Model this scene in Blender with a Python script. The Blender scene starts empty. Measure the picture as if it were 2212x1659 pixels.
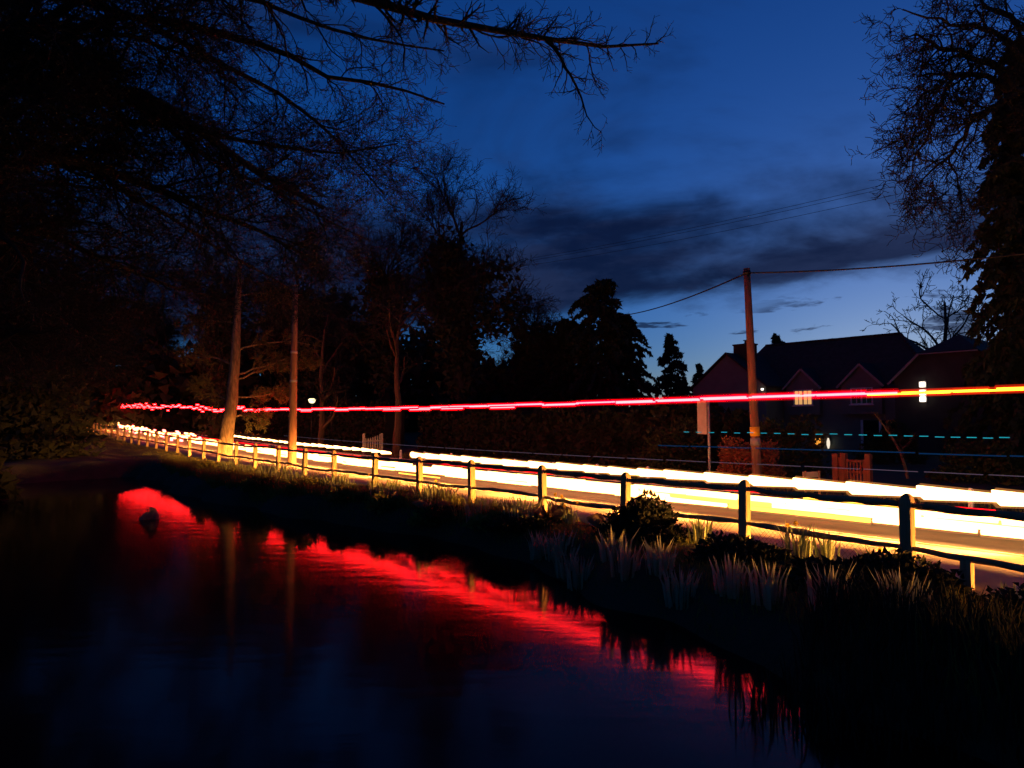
import bpy, math, random
import numpy as np
from math import radians, sin, cos, pi, sqrt
from mathutils import Vector, Matrix

S = bpy.context.scene
COL = S.collection
rng = np.random.default_rng(7)
random.seed(7)

# ------------------------------------------------------------------ camera, world, light, exposure
EYE = 2.3
FPX, CX, CY = 1500.0, 1106.0, 829.5          # focal length and centre in a 2212 px wide frame
PITCH = math.atan(85.5 / 1500.0)
cam_data = bpy.data.cameras.new('camera')
cam = bpy.data.objects.new('camera', cam_data); COL.objects.link(cam)
cam_data.sensor_width = 36.0; cam_data.lens = 36.0 * FPX / 2212.0
cam_data.clip_start = 0.1; cam_data.clip_end = 3000.0
cam.location = (0, 0, EYE); cam.rotation_euler = (radians(90) + PITCH, 0, 0)
S.camera = cam

W = bpy.data.worlds.new('World'); S.world = W; W.use_nodes = True
SUN_EL, SUN_ROT = radians(3.0), radians(30.0)


def build_world():
    nt = W.node_tree; N = nt.nodes; L = nt.links
    bg = N['Background']
    sky = N.new('ShaderNodeTexSky'); sky.sky_type = 'NISHITA'; sky.sun_disc = False
    sky.sun_elevation = SUN_EL; sky.sun_rotation = SUN_ROT
    sky.ozone_density = 6.2; sky.dust_density = 0.42; sky.air_density = 1.0
    wb = N.new('ShaderNodeMixRGB'); wb.blend_type = 'MULTIPLY'; wb.inputs[0].default_value = 1   # cool white balance
    L.new(sky.outputs[0], wb.inputs[1]); wb.inputs[2].default_value = (.80, .93, 1.22, 1)
    tc = N.new('ShaderNodeTexCoord')
    sep = N.new('ShaderNodeSeparateXYZ'); L.new(tc.outputs['Generated'], sep.inputs[0])

    def math_(op, a, b=None, c=None):
        n = N.new('ShaderNodeMath'); n.operation = op
        for k, v in enumerate((a, b, c)):
            if v is None: continue
            if isinstance(v, (int, float)): n.inputs[k].default_value = v
            else: L.new(v, n.inputs[k])
        return n.outputs[0]

    def smooth(x, a, b):
        n = N.new('ShaderNodeMapRange'); n.interpolation_type = 'SMOOTHSTEP'
        L.new(x, n.inputs[0]); n.inputs[1].default_value = a; n.inputs[2].default_value = b
        n.inputs[3].default_value = 0; n.inputs[4].default_value = 1
        return n.outputs[0]

    def noise(scale, stretch, det=5, rough=.55, dist=.4, off=(0, 0, 0)):
        mp = N.new('ShaderNodeMapping'); mp.inputs['Scale'].default_value = (1, 1, stretch)
        mp.inputs['Location'].default_value = off
        L.new(tc.outputs['Generated'], mp.inputs[0])
        n = N.new('ShaderNodeTexNoise'); n.inputs['Scale'].default_value = scale
        n.inputs['Detail'].default_value = det; n.inputs['Roughness'].default_value = rough
        n.inputs['Distortion'].default_value = dist
        L.new(mp.outputs[0], n.inputs['Vector'])
        return n.outputs['Fac']
    z = sep.outputs['Z']; x = sep.outputs['X']
    # sin(elevation) of the broad cloud bank: base rises to the west
    n1 = noise(2.0, 3.0, 6, .55, .5, (.30, .1, .0))
    n2 = noise(7.0, 3.5, 6, .6, .3, (1.3, .4, .2))
    base = math_('ADD', math_('MULTIPLY', x, 0.10), 0.135)
    wob = math_('MULTIPLY', math_('SUBTRACT', n2, .5), .07)
    zz = math_('ADD', z, wob)
    zr = math_('SUBTRACT', zz, base)
    low = smooth(zr, -.006, .03)
    zt = math_('ADD', zr, math_('MULTIPLY', math_('SUBTRACT', n1, .5), -.42))
    high = math_('SUBTRACT', 1.0, smooth(zt, .08, .23))
    band = math_('MULTIPLY', low, high)
    thin = math_('MULTIPLY', smooth(n1, .46, .66), .55)
    thin = math_('MULTIPLY', thin, smooth(zr, .0, .05))
    # low scud under the bank
    n3 = noise(9.0, 5.0, 5, .6, .2, (.7, 2.2, .9))
    scud = math_('MULTIPLY', smooth(n3, .55, .63), math_('MULTIPLY', smooth(z, .02, .05), math_('SUBTRACT', 1.0, smooth(zr, -.02, .01))))
    m = math_('MAXIMUM', math_('MAXIMUM', math_('MULTIPLY', band, .99), thin), math_('MULTIPLY', scud, .85))
    # cloud body: darker, greyer, slightly violet
    cr = N.new('ShaderNodeMixRGB'); cr.blend_type = 'MULTIPLY'; cr.inputs[0].default_value = 1
    L.new(wb.outputs[0], cr.inputs[1]); cr.inputs[2].default_value = (.045, .045, .06, 1)
    add = N.new('ShaderNodeMixRGB'); add.blend_type = 'ADD'; add.inputs[0].default_value = 1
    L.new(cr.outputs[0], add.inputs[1])
    vm = N.new('ShaderNodeMixRGB'); vm.blend_type = 'MIX'
    L.new(smooth(n2, .35, .7), vm.inputs[0])
    vm.inputs[1].default_value = (.02, .04, .15, 1); vm.inputs[2].default_value = (.09, .14, .38, 1)
    L.new(vm.outputs[0], add.inputs[2])
    mix = N.new('ShaderNodeMixRGB'); mix.blend_type = 'MIX'
    L.new(m, mix.inputs[0]); L.new(wb.outputs[0], mix.inputs[1]); L.new(add.outputs[0], mix.inputs[2])
    L.new(mix.outputs[0], bg.inputs[0])
    bg.inputs[1].default_value = 0.125


build_world()
sun_data = bpy.data.lights.new('sun', 'SUN'); sun_data.energy = 0.004; sun_data.angle = radians(20)
sun_data.color = (1, .85, .7)
sun = bpy.data.objects.new('sun', sun_data); COL.objects.link(sun)
sun.rotation_euler = Vector((-sin(SUN_ROT) * cos(SUN_EL), -cos(SUN_ROT) * cos(SUN_EL), -sin(SUN_EL))).to_track_quat('-Z', 'Y').to_euler()
S.view_settings.view_transform = 'Standard'; S.view_settings.look = 'None'
S.view_settings.exposure = 0.0; S.view_settings.gamma = 1.0
S.render.engine = 'CYCLES'
S.cycles.use_denoising = True; S.cycles.use_light_tree = False
S.cycles.use_adaptive_sampling = True; S.cycles.adaptive_threshold = .025
S.cycles.transparent_max_bounces = 24
S.cycles.max_bounces = 4; S.cycles.diffuse_bounces = 2; S.cycles.glossy_bounces = 2
S.cycles.sample_clamp_indirect = 4.0
S.cycles.caustics_reflective = False; S.cycles.caustics_refractive = False


# ------------------------------------------------------------------ coordinates
def at(u, v, Y):
    """World point seen at pixel (u,v) of the 2212 px frame, at distance Y along the view's ground direction."""
    a = (u - CX) / FPX; b = (CY - v) / FPX
    dy = cos(PITCH) - b * sin(PITCH); dz = sin(PITCH) + b * cos(PITCH)
    k = Y / dy
    return Vector((a * k, Y, EYE + dz * k))


TH0 = radians(38.8)
T0 = np.array((-sin(TH0), cos(TH0))); N0 = np.array((cos(TH0), sin(TH0)))
DS = 0.5
S_MIN, S_MAX = -60.0, 190.0
_s = np.arange(S_MIN, S_MAX + DS, DS)
_th = TH0 - radians(7.2) * np.clip((_s - 72) / 34, 0, 1) ** 2 * (3 - 2 * np.clip((_s - 72) / 34, 0, 1))
_tx, _ty = -np.sin(_th), np.cos(_th)
P_REF = 17.3                                     # reference line: middle of the road
_i0 = int(round((0 - S_MIN) / DS))
_X = np.cumsum(_tx) * DS; _Y = np.cumsum(_ty) * DS
_X += P_REF * N0[0] - _X[_i0]; _Y += P_REF * N0[1] - _Y[_i0]


def rise(s):
    s = np.asarray(s, float)
    a = .00028 * np.clip(s - 15, 0, 45) ** 2
    return a + .0245 * np.clip(s - 60, 0, 80)


def RP(s, p):
    """Road coordinates (s along, p across) to world XY."""
    s = np.asarray(s, float); f = np.clip((s - S_MIN) / DS, 0, len(_s) - 1.001)
    i = f.astype(int); w = f - i
    X = _X[i] * (1 - w) + _X[i + 1] * w; Y = _Y[i] * (1 - w) + _Y[i + 1] * w
    th = _th[i] * (1 - w) + _th[i + 1] * w
    ex = s - np.clip(s, S_MIN, S_MAX)
    q = np.asarray(p, float) - P_REF
    return X + np.cos(th) * q - np.sin(th) * ex, Y + np.sin(th) * q + np.cos(th) * ex


def SP(X, Y):
    """World XY to road coordinates (nearest point of the reference line)."""
    X = np.asarray(X, float); Y = np.asarray(Y, float); sh = X.shape
    x = X.ravel(); y = Y.ravel()
    s = -(x - _X[_i0]) * sin(TH0) + (y - _Y[_i0]) * cos(TH0)
    for _ in range(4):
        px, py = RP(s, P_REF)
        i = np.clip(((s - S_MIN) / DS).astype(int), 0, len(_s) - 1)
        s = s + .9 * ((x - px) * _tx[i] + (y - py) * _ty[i])
    px, py = RP(s, P_REF); i = np.clip(((s - S_MIN) / DS).astype(int), 0, len(_s) - 1)
    p = P_REF + (x - px) * np.cos(_th[i]) + (y - py) * np.sin(_th[i])
    return s.reshape(sh), p.reshape(sh)


P_FENCE, P_PATH0, P_KERB, P_ROAD0, P_ROAD1 = 11.4, 11.9, 13.85, 14.0, 20.6
WATER_Z = -0.55


def path_edge(s):
    return P_FENCE + .10 - .55 * np.clip((7.5 - np.asarray(s, float)) / 3.2, 0, 4)


def ground_z(X, Y):
    X = np.asarray(X, float); Y = np.asarray(Y, float)
    s, p = SP(X, Y)
    zr = rise(s) * np.clip((p + 30) / 35, 0, 1)
    bump = .05 * np.sin(X * 1.7 + 1.3 * np.sin(Y * .9)) + .04 * np.sin(Y * 2.3 + X * .6)
    wig = .45 * np.sin(s * .55 + .6) + .3 * np.sin(s * 1.37) + .2 * np.sin(s * 2.9 + 1)
    # left shore of the pond, from its far tip to beside the camera
    shore = (X + 21.8) * 26.0 - (Y - 36.0) * 12.8
    dl = shore / 29.0 + .5 * np.sin(Y * .6)
    near = Y - 3.0
    edge = np.interp(s, [-20, 0, 4, 6.5, 9, 12, 16, 18.5, 21, 26, 31, 36, 60], [5.2, 6.2, 7.5, 8.5, 9.0, 9.6, 9.5, 9.2, 8.5, 7.7, 7.7, 8.2, 8.4]) + .45 * wig
    d = np.minimum(np.minimum(edge - p, dl), near)        # >0 inside the pond
    inside = np.clip(d / 2.2 + .28, 0, 1)
    inside = inside * inside * (3 - 2 * inside)
    high = zr + .06 + bump
    z = high * (1 - inside) + (-1.5) * inside
    road = (p > path_edge(s) - .12) & (p < P_ROAD1 + .1)
    z = np.where(road, rise(s) - .08, z)
    z = np.where(p >= P_ROAD1 + .1, rise(s) + .07 + bump * .6 + .012 * np.clip(p - P_ROAD1, 0, 40), z)
    return z


def gz(x, y):
    return float(ground_z(np.array([x]), np.array([y]))[0])


def road_pt(s, p, z=0.0):
    x, y = RP(s, p)
    return Vector((float(x), float(y), float(rise(s)) + z))


def s_at(u, p):
    """s of the point of the line p=const seen at column u."""
    r = (u - CX) / FPX * cos(PITCH)
    d = p / (N0[0] * r + N0[1])
    return float(T0[0] * r * d + T0[1] * d)


# ------------------------------------------------------------------ materials
MATS = {}


def new_mat(name):
    m = bpy.data.materials.new(name); m.use_nodes = True
    MATS[name] = m
    return m, m.node_tree.nodes, m.node_tree.links


def surf(name, c1, c2=None, scale=6.0, rough=.85, bump=.3, bscale=40.0, stretch=(1, 1, 1), spec=.3, bdist=.02, trans=0.0, lo=.35, hi=.65):
    m, N, L = new_mat(name)
    b = N['Principled BSDF']; b.inputs['Roughness'].default_value = rough
    b.inputs['Specular IOR Level'].default_value = spec
    c2 = c2 or tuple(x * .6 for x in c1)
    tc = N.new('ShaderNodeTexCoord'); mp = N.new('ShaderNodeMapping'); mp.inputs['Scale'].default_value = stretch
    L.new(tc.outputs['Object'], mp.inputs[0])
    n = N.new('ShaderNodeTexNoise'); n.inputs['Scale'].default_value = scale; n.inputs['Detail'].default_value = 6
    L.new(mp.outputs[0], n.inputs['Vector'])
    r = N.new('ShaderNodeValToRGB'); L.new(n.outputs['Fac'], r.inputs[0])
    r.color_ramp.elements[0].position = lo; r.color_ramp.elements[1].position = hi
    r.color_ramp.elements[0].color = (*c1, 1); r.color_ramp.elements[1].color = (*c2, 1)
    L.new(r.outputs[0], b.inputs['Base Color'])
    if bump:
        n2 = N.new('ShaderNodeTexNoise'); n2.inputs['Scale'].default_value = bscale; n2.inputs['Detail'].default_value = 4
        L.new(mp.outputs[0], n2.inputs['Vector'])
        bp = N.new('ShaderNodeBump'); bp.inputs['Strength'].default_value = bump; bp.inputs['Distance'].default_value = bdist
        L.new(n2.outputs['Fac'], bp.inputs['Height']); L.new(bp.outputs[0], b.inputs['Normal'])
    if trans:
        t = N.new('ShaderNodeBsdfTranslucent'); L.new(r.outputs[0], t.inputs[0])
        mx = N.new('ShaderNodeMixShader'); mx.inputs[0].default_value = trans
        L.new(b.outputs[0], mx.inputs[1]); L.new(t.outputs[0], mx.inputs[2])
        L.new(mx.outputs[0], N['Material Output'].inputs[0])
    return m


def glow(name, col, strength, sample=True):
    m, N, L = new_mat(name)
    N.remove(N['Principled BSDF'])
    e = N.new('ShaderNodeEmission'); e.inputs[0].default_value = (*col, 1); e.inputs[1].default_value = strength
    L.new(e.outputs[0], N['Material Output'].inputs[0])
    if not sample: m.cycles.emission_sampling = 'NONE'
    return m


def halo(name, col, strength, sample=False):  # see-through emissive shell that imitates lens bloom around a streak
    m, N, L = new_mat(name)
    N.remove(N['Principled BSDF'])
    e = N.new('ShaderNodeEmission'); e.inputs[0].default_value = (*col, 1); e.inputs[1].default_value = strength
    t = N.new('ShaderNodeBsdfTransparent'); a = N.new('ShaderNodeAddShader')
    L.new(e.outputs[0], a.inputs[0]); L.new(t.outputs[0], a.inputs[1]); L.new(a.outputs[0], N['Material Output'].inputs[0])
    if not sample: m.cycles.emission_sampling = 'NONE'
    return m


surf('asphalt', (.12, .11, .10), (.085, .078, .07), 1.2, .8, .5, 90, bdist=.01)
surf('paving', (.40, .34, .27), (.28, .235, .185), .9, .9, .35, 60, bdist=.01)
surf('kerbstone', (.42, .39, .35), (.30, .28, .25), 2.5, .85, .3, 50)
surf('earth', (.045, .038, .022), (.03, .034, .014), 1.6, .95, .6, 14, bdist=.05)
surf('wood', (.36, .25, .13), (.24, .16, .08), 3.0, .8, .5, 26, (6, 6, .6), bdist=.01)
surf('rail_wood', (.26, .19, .11), (.16, .11, .06), 5.0, .85, .6, 30, bdist=.01)
surf('pole_wood', (.22, .12, .07), (.14, .075, .045), 3.0, .85, .5, 24, (5, 5, .5), bdist=.01)
surf('bark', (.20, .145, .085), (.09, .065, .04), 5.0, .95, .9, 12, (2, 2, .5), bdist=.06)
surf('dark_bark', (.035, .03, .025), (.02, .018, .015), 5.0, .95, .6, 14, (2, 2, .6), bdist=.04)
surf('young_bark', (.085, .05, .03), (.05, .03, .02), 5.0, .95, .6, 14, (2, 2, .6), bdist=.04)
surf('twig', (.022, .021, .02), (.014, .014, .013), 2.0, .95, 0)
surf('pale_twig', (.11, .08, .05), (.06, .045, .03), 2.0, .95, 0)
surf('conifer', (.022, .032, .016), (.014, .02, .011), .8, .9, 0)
surf('pine_needles', (.10, .085, .03), (.06, .06, .022), .8, .9, 0, trans=.3)
surf('grass', (.20, .19, .035), (.09, .11, .025), .9, .85, 0, trans=.35)
surf('daffodil_leaf', (.16, .21, .08), (.26, .28, .16), 3, .6, 0, trans=.3)
surf('pale_leaf', (.34, .36, .22), (.24, .27, .12), 3, .6, 0, trans=.3)
surf('petal', (.75, .55, .05), (.7, .45, .03), 3, .6, 0, trans=.3)
surf('dry_stem', (.22, .15, .08), (.13, .085, .045), 2, .9, 0, trans=.2)
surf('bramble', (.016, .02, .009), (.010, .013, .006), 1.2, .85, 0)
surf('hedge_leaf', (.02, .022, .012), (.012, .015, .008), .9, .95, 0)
surf('beech_leaf', (.34, .12, .055), (.2, .07, .03), 1.4, .9, 0, trans=.2)
surf('garden_leaf', (.06, .07, .02), (.03, .04, .012), 1.0, .9, 0, trans=.2)
surf('render_wall', (.13, .155, .13), (.105, .125, .105), 1.5, .9, .2, 30)
surf('dark_wall', (.05, .045, .04), (.035, .03, .028), 1.5, .9, .2, 30)
surf('roof_tile', (.035, .03, .028), (.022, .02, .019), 3, .9, .6, 9, bdist=.03)
surf('white_paint', (.7, .68, .64), (.55, .53, .5), 4, .5, .1, 30)
surf('house_trim', (.26, .29, .26), (.2, .23, .2), 4, .6, .1, 30)
surf('brick', (.04, .028, .022), (.03, .02, .016), 6, .9, .3, 30)
surf('sign_metal', (.30, .29, .28), (.24, .23, .22), 5, .45, .05, 20, spec=.5)
surf('yellow_plate', (.80, .48, .03), (.65, .38, .02), 8, .5, 0)
surf('gate_wood', (.24, .07, .035), (.15, .045, .025), 4, .7, .3, 20, (4, 4, .5))
surf('nameplate', (.50, .38, .24), (.42, .31, .2), 4, .6, 0)
surf('cable', (.012, .012, .013), (.008, .008, .009), 4, .6, 0)
surf('stone', (.20, .13, .08), (.12, .08, .05), 3, .9, .7, 9, bdist=.04)
surf('dark_glass', (.01, .012, .015), (.008, .01, .012), 2, .08, 0, spec=.6)

HEAD_COL = (1.0, .50, .18)
glow('headlight_streak', HEAD_COL, 8.0)
glow('near_headlight_streak', (1.0, .41, .115), 10.0)
glow('warm_streak', (1.0, .42, .04), 5.0)
glow('red_core', (1.0, .45, .45), 1.7)
glow('orange_core', (1.0, .26, .012), 9.0)
glow('tail_red', (1.0, .004, .008), 3.0, False)
glow('tail_pink', (1.0, .10, .09), 12.0)
glow('dim_tail', (1.0, .0, .01), .8, False)
glow('cyan_streak', (.03, .62, .75), .5, False)
glow('blue_streak', (.012, .10, .32), .2, False)
glow('lavender_streak', (.30, .20, .30), .28, False)
glow('window_light', (1.0, .50, .17), .75)
glow('lamp_white', (1.0, .88, .72), 4.0)
glow('lamp_amber', (1.0, .36, .04), 1.1); glow('lamp_small', (1.0, .85, .65), 1.0)
glow('lamp_cream', (1.0, .85, .45), 2.2)
halo('red_glow', (1.0, .0, .0015), 23.0, True)  # added shell: bloom rim and most of the trail's red light
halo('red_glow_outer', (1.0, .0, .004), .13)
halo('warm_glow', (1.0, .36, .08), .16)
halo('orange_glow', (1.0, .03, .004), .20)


def water_mat():
    m, N, L = new_mat('water')
    b = N['Principled BSDF']
    b.inputs['Base Color'].default_value = (.003, .0035, .004, 1)
    b.inputs['Roughness'].default_value = .10; b.inputs['Specular IOR Level'].default_value = .16; b.inputs['IOR'].default_value = 1.33
    tc = N.new('ShaderNodeTexCoord')
    n = N.new('ShaderNodeTexNoise'); n.inputs['Scale'].default_value = 1.1; n.inputs['Detail'].default_value = 3
    mp = N.new('ShaderNodeMapping'); mp.inputs['Scale'].default_value = (.7, 2.0, 1); mp.inputs['Rotation'].default_value = (0, 0, .3)
    L.new(tc.outputs['Object'], mp.inputs[0]); L.new(mp.outputs[0], n.inputs['Vector'])
    bp = N.new('ShaderNodeBump'); bp.inputs['Strength'].default_value = .07; bp.inputs['Distance'].default_value = .06
    L.new(n.outputs['Fac'], bp.inputs['Height']); L.new(bp.outputs[0], b.inputs['Normal'])


water_mat()


# ------------------------------------------------------------------ mesh helpers
def link(o, parent=None):
    COL.objects.link(o)
    if parent is not None: o.parent = parent
    return o


def tag(o, label=None, cat=None, group=None, kind=None):
    if label: o['label'] = label
    if cat: o['category'] = cat
    if group: o['group'] = group
    if kind: o['kind'] = kind
    return o


def empty(name, loc, label, cat, group=None, rz=0.0):
    o = bpy.data.objects.new(name, None); o.empty_display_size = .2
    o.location = loc; o.rotation_euler = (0, 0, rz)
    COL.objects.link(o)
    return tag(o, label, cat, group)


def mesh_np(name, verts, faces, mat, smooth=True):
    """verts (V,3) array, faces: list of (F,k) int arrays."""
    me = bpy.data.meshes.new(name)
    verts = np.asarray(verts, np.float32)
    me.vertices.add(len(verts)); me.vertices.foreach_set('co', verts.ravel())
    li = np.concatenate([f.ravel() for f in faces]).astype(np.int32)
    tot = np.concatenate([np.full(len(f), f.shape[1], np.int32) for f in faces])
    st = np.concatenate([[0], np.cumsum(tot)[:-1]]).astype(np.int32)
    me.loops.add(len(li)); me.loops.foreach_set('vertex_index', li)
    me.polygons.add(len(tot)); me.polygons.foreach_set('loop_start', st)
    if smooth: me.polygons.foreach_set('use_smooth', np.ones(len(tot), bool))
    me.update(calc_edges=True); me.validate(verbose=False)
    me.materials.append(MATS[mat])
    return me


def obj(name, me, parent=None, loc=None):
    o = bpy.data.objects.new(name, me)
    if loc is not None: o.location = loc
    return link(o, parent)


class MB:
    """Collects simple solids into one mesh."""
    def __init__(s): s.v = []; s.f = []

    def add(s, verts, faces):
        k = len(s.v); s.v += [tuple(v) for v in verts]; s.f += [tuple(i + k for i in f) for f in faces]
        return s

    def box(s, lo, hi, M=None):
        (x0, y0, z0), (x1, y1, z1) = lo, hi
        v = [(x0, y0, z0), (x1, y0, z0), (x1, y1, z0), (x0, y1, z0), (x0, y0, z1), (x1, y0, z1), (x1, y1, z1), (x0, y1, z1)]
        if M is not None: v = [M @ Vector(q) for q in v]
        return s.add(v, [(0, 3, 2, 1), (4, 5, 6, 7), (0, 1, 5, 4), (1, 2, 6, 5), (2, 3, 7, 6), (3, 0, 4, 7)])

    def beam(s, a, b, w, h):
        """Rectangular bar from a to b."""
        a = Vector(a); b = Vector(b); t = (b - a).normalized()
        u = t.cross(Vector((0, 0, 1)));
        if u.length < 1e-4: u = Vector((1, 0, 0))
        u.normalize(); w2 = u.cross(t)
        v = []
        for q in (a, b):
            for su, sv in ((-1, -1), (1, -1), (1, 1), (-1, 1)): v.append(q + u * su * w / 2 + w2 * sv * h / 2)
        return s.add(v, [(3, 2, 1, 0), (4, 5, 6, 7), (0, 1, 5, 4), (1, 2, 6, 5), (2, 3, 7, 6), (3, 0, 4, 7)])

    def tube(s, pts, rad, n=8, cap=True, wob=0.0):
        pts = [Vector(q) for q in pts]; K = len(pts); rings = []
        for i, q in enumerate(pts):
            t = (pts[min(i + 1, K - 1)] - pts[max(i - 1, 0)]).normalized()
            ref = Vector((0, 0, 1)) if abs(t.z) < .9 else Vector((1, 0, 0))
            u = t.cross(ref).normalized(); w = u.cross(t)
            r = rad[i] if hasattr(rad, '__len__') else rad
            ru, rw = r if hasattr(r, '__len__') else (r, r)
            rings.append([q + u * cos(2 * pi * k / n) * ru * (1 + wob * random.uniform(-1, 1)) + w * sin(2 * pi * k / n) * rw * (1 + wob * random.uniform(-1, 1)) for k in range(n)])
        v = [x for r in rings for x in r]; f = []
        for i in range(K - 1):
            for k in range(n):
                a = i * n + k; b2 = i * n + (k + 1) % n
                f.append((a, b2, b2 + n, a + n))
        if cap: f.append(tuple(range(n))[::-1]); f.append(tuple((K - 1) * n + k for k in range(n)))
        return s.add(v, f)

    def mesh(s, name, mat, smooth=False):
        me = bpy.data.meshes.new(name); me.from_pydata(s.v, [], s.f); me.update()
        if smooth: me.polygons.foreach_set('use_smooth', np.ones(len(me.polygons), bool))
        me.materials.append(MATS[mat])
        return me

    def build(s, name, mat, parent=None, smooth=False, loc=None):
        return obj(name, s.mesh(name, mat, smooth), parent, loc)


# ---- branching, all vectorised
def unit(a):
    return a / np.maximum(np.linalg.norm(a, axis=-1, keepdims=True), 1e-9)


def grow(par, prad, n, length, angle, K, wander=.18, up=0.0, t0=.25, t1=1.0, rr=.55, tip=.004, lvar=.35, taper_t=.5, rmin=.004):
    """Children of the polylines par (B,K0,3): n per branch."""
    B, K0, _ = par.shape
    t = rng.uniform(t0, t1, (B, n)) * (K0 - 1)
    i = np.minimum(t.astype(int), K0 - 2); w = (t - i)[..., None]
    bi = np.arange(B)[:, None]
    pos = par[bi, i] * (1 - w) + par[bi, i + 1] * w
    rad = prad[bi, i] * (1 - w[..., 0]) + prad[bi, i + 1] * w[..., 0]
    tan = unit(par[bi, i + 1] - par[bi, i])
    pos = pos.reshape(-1, 3); tan = tan.reshape(-1, 3); rad = rad.ravel(); tt = (t / (K0 - 1)).ravel()
    M = len(pos)
    rnd = rng.normal(size=(M, 3)); perp = unit(rnd - (rnd * tan).sum(-1, keepdims=True) * tan)
    an = np.radians(angle) * rng.uniform(.65, 1.35, (M, 1))
    d = unit(tan * np.cos(an) + perp * np.sin(an))
    L = length * rng.uniform(1 - lvar, 1 + lvar, M) * (1 - taper_t * tt)
    return walk(pos, d, L, np.maximum(rad * rr, rmin), K, wander, up, tip)


def walk(pos, d, L, r0, K, wander, up, tip):
    M = len(pos); pts = np.zeros((M, K + 1, 3)); pts[:, 0] = pos
    for k in range(K):
        d = unit(d + rng.normal(size=(M, 3)) * wander + np.array([0, 0, up]))
        pos = pos + d * (L / K)[:, None]; pts[:, k + 1] = pos
    f = np.linspace(0, 1, K + 1)[None]
    rad = r0[:, None] * (1 - f) + np.minimum(tip, r0)[:, None] * f
    return pts, rad


def tubes(par, rad, m):
    B, K, _ = par.shape
    tan = np.empty_like(par)
    tan[:, 1:-1] = par[:, 2:] - par[:, :-2]; tan[:, 0] = par[:, 1] - par[:, 0]; tan[:, -1] = par[:, -1] - par[:, -2]
    tan = unit(tan)
    ref = np.where(np.abs(tan[:, :1, 2:3]) > .8, np.array([1., 0, 0]), np.array([0, 0, 1.]))
    u = unit(np.cross(tan, np.broadcast_to(ref, tan.shape))); v = np.cross(u, tan)
    a = 2 * pi * np.arange(m) / m
    vv = par[:, :, None] + rad[:, :, None, None] * (np.cos(a)[None, None, :, None] * u[:, :, None] + np.sin(a)[None, None, :, None] * v[:, :, None])
    idx = np.arange(B * K * m).reshape(B, K, m)
    q = np.stack([idx[:, :-1], np.roll(idx[:, :-1], -1, 2), np.roll(idx[:, 1:], -1, 2), idx[:, 1:]], -1).reshape(-1, 4)
    return vv.reshape(-1, 3), q


def join_tubes(levels):
    V = []; F = []; k = 0
    for par, rad, m in levels:
        v, q = tubes(par, rad, m); V.append(v); F.append(q + k); k += len(v)
    return np.concatenate(V), [np.concatenate(F)]


def limb(pts, r0, r1, K=14, jit=0.0):
    """Smooth polyline through points, resampled (1,K+1,3)."""
    P = np.array([tuple(p) for p in pts], float); n = len(P)
    seg = np.concatenate([[0], np.cumsum(np.linalg.norm(np.diff(P, axis=0), axis=1))])
    f = np.linspace(0, seg[-1], K + 1)
    out = np.stack([np.interp(f, seg, P[:, c]) for c in range(3)], -1)
    for _ in range(2): out[1:-1] = .25 * out[:-2] + .5 * out[1:-1] + .25 * out[2:]
    if jit: out[1:-1] += rng.normal(size=out[1:-1].shape) * jit
    return out[None], np.linspace(r0, r1, K + 1)[None]


def cat(*lv):
    K = max(a[0].shape[1] for a in lv)
    P = []; R = []
    for p, r in lv:
        if p.shape[1] != K:
            f = np.linspace(0, p.shape[1] - 1, K); i = np.minimum(f.astype(int), p.shape[1] - 2); w = (f - i)
            p = p[:, i] * (1 - w)[None, :, None] + p[:, i + 1] * w[None, :, None]
            r = r[:, i] * (1 - w)[None] + r[:, i + 1] * w[None]
        P.append(p); R.append(r)
    return np.concatenate(P), np.concatenate(R)


def tris(pos, d, size, aspect=.35):
    """Small leaf triangles at pos pointing along d."""
    M = len(pos); d = unit(d)
    rnd = rng.normal(size=(M, 3)); side = unit(np.cross(d, rnd))
    s = (size * rng.uniform(.6, 1.4, M))[:, None]
    v = np.stack([pos - side * s * aspect, pos + side * s * aspect, pos + d * s], 1).reshape(-1, 3)
    return v, np.arange(3 * M).reshape(-1, 3)


# ------------------------------------------------------------------ ground, pond, road
def grid_axis(lo, hi, f0, f1, fine):
    a = np.arange(f0, f1 + fine, fine)
    g = 1.22; left = []; x = f0; st = fine
    while x > lo: st *= g; x -= st; left.append(x)
    right = []; x = a[-1]; st = fine
    while x < hi: st *= g; x += st; right.append(x)
    return np.concatenate([left[::-1], a, right])


def build_ground():
    gx = grid_axis(-700, 700, -48, 40, .42); gy = grid_axis(-300, 1200, -4, 70, .42)
    X, Y = np.meshgrid(gx, gy); Z = ground_z(X, Y)
    far = np.clip((np.hypot(X, Y) - 150) / 200, 0, 1); Z = Z * (1 - far) + far * 1.5
    ny, nx = X.shape
    idx = np.arange(nx * ny).reshape(ny, nx)
    q = np.stack([idx[:-1, :-1], idx[:-1, 1:], idx[1:, 1:], idx[1:, :-1]], -1).reshape(-1, 4)
    me = mesh_np('ground', np.stack([X, Y, Z], -1).reshape(-1, 3), [q], 'earth')
    tag(obj('ground', me), kind='structure')
    # pond surface: a sheet that the banks rise through
    mb = MB(); mb.add([(-40, 1.0, 0), (16, 1.0, 0), (16, 12, 0), (-4, 34, 0), (-24, 52, 0), (-40, 46, 0)], [(0, 1, 2, 3, 4, 5)])
    w = mb.build('water', 'water', loc=(0, 0, WATER_Z)); tag(w, kind='structure')


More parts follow.
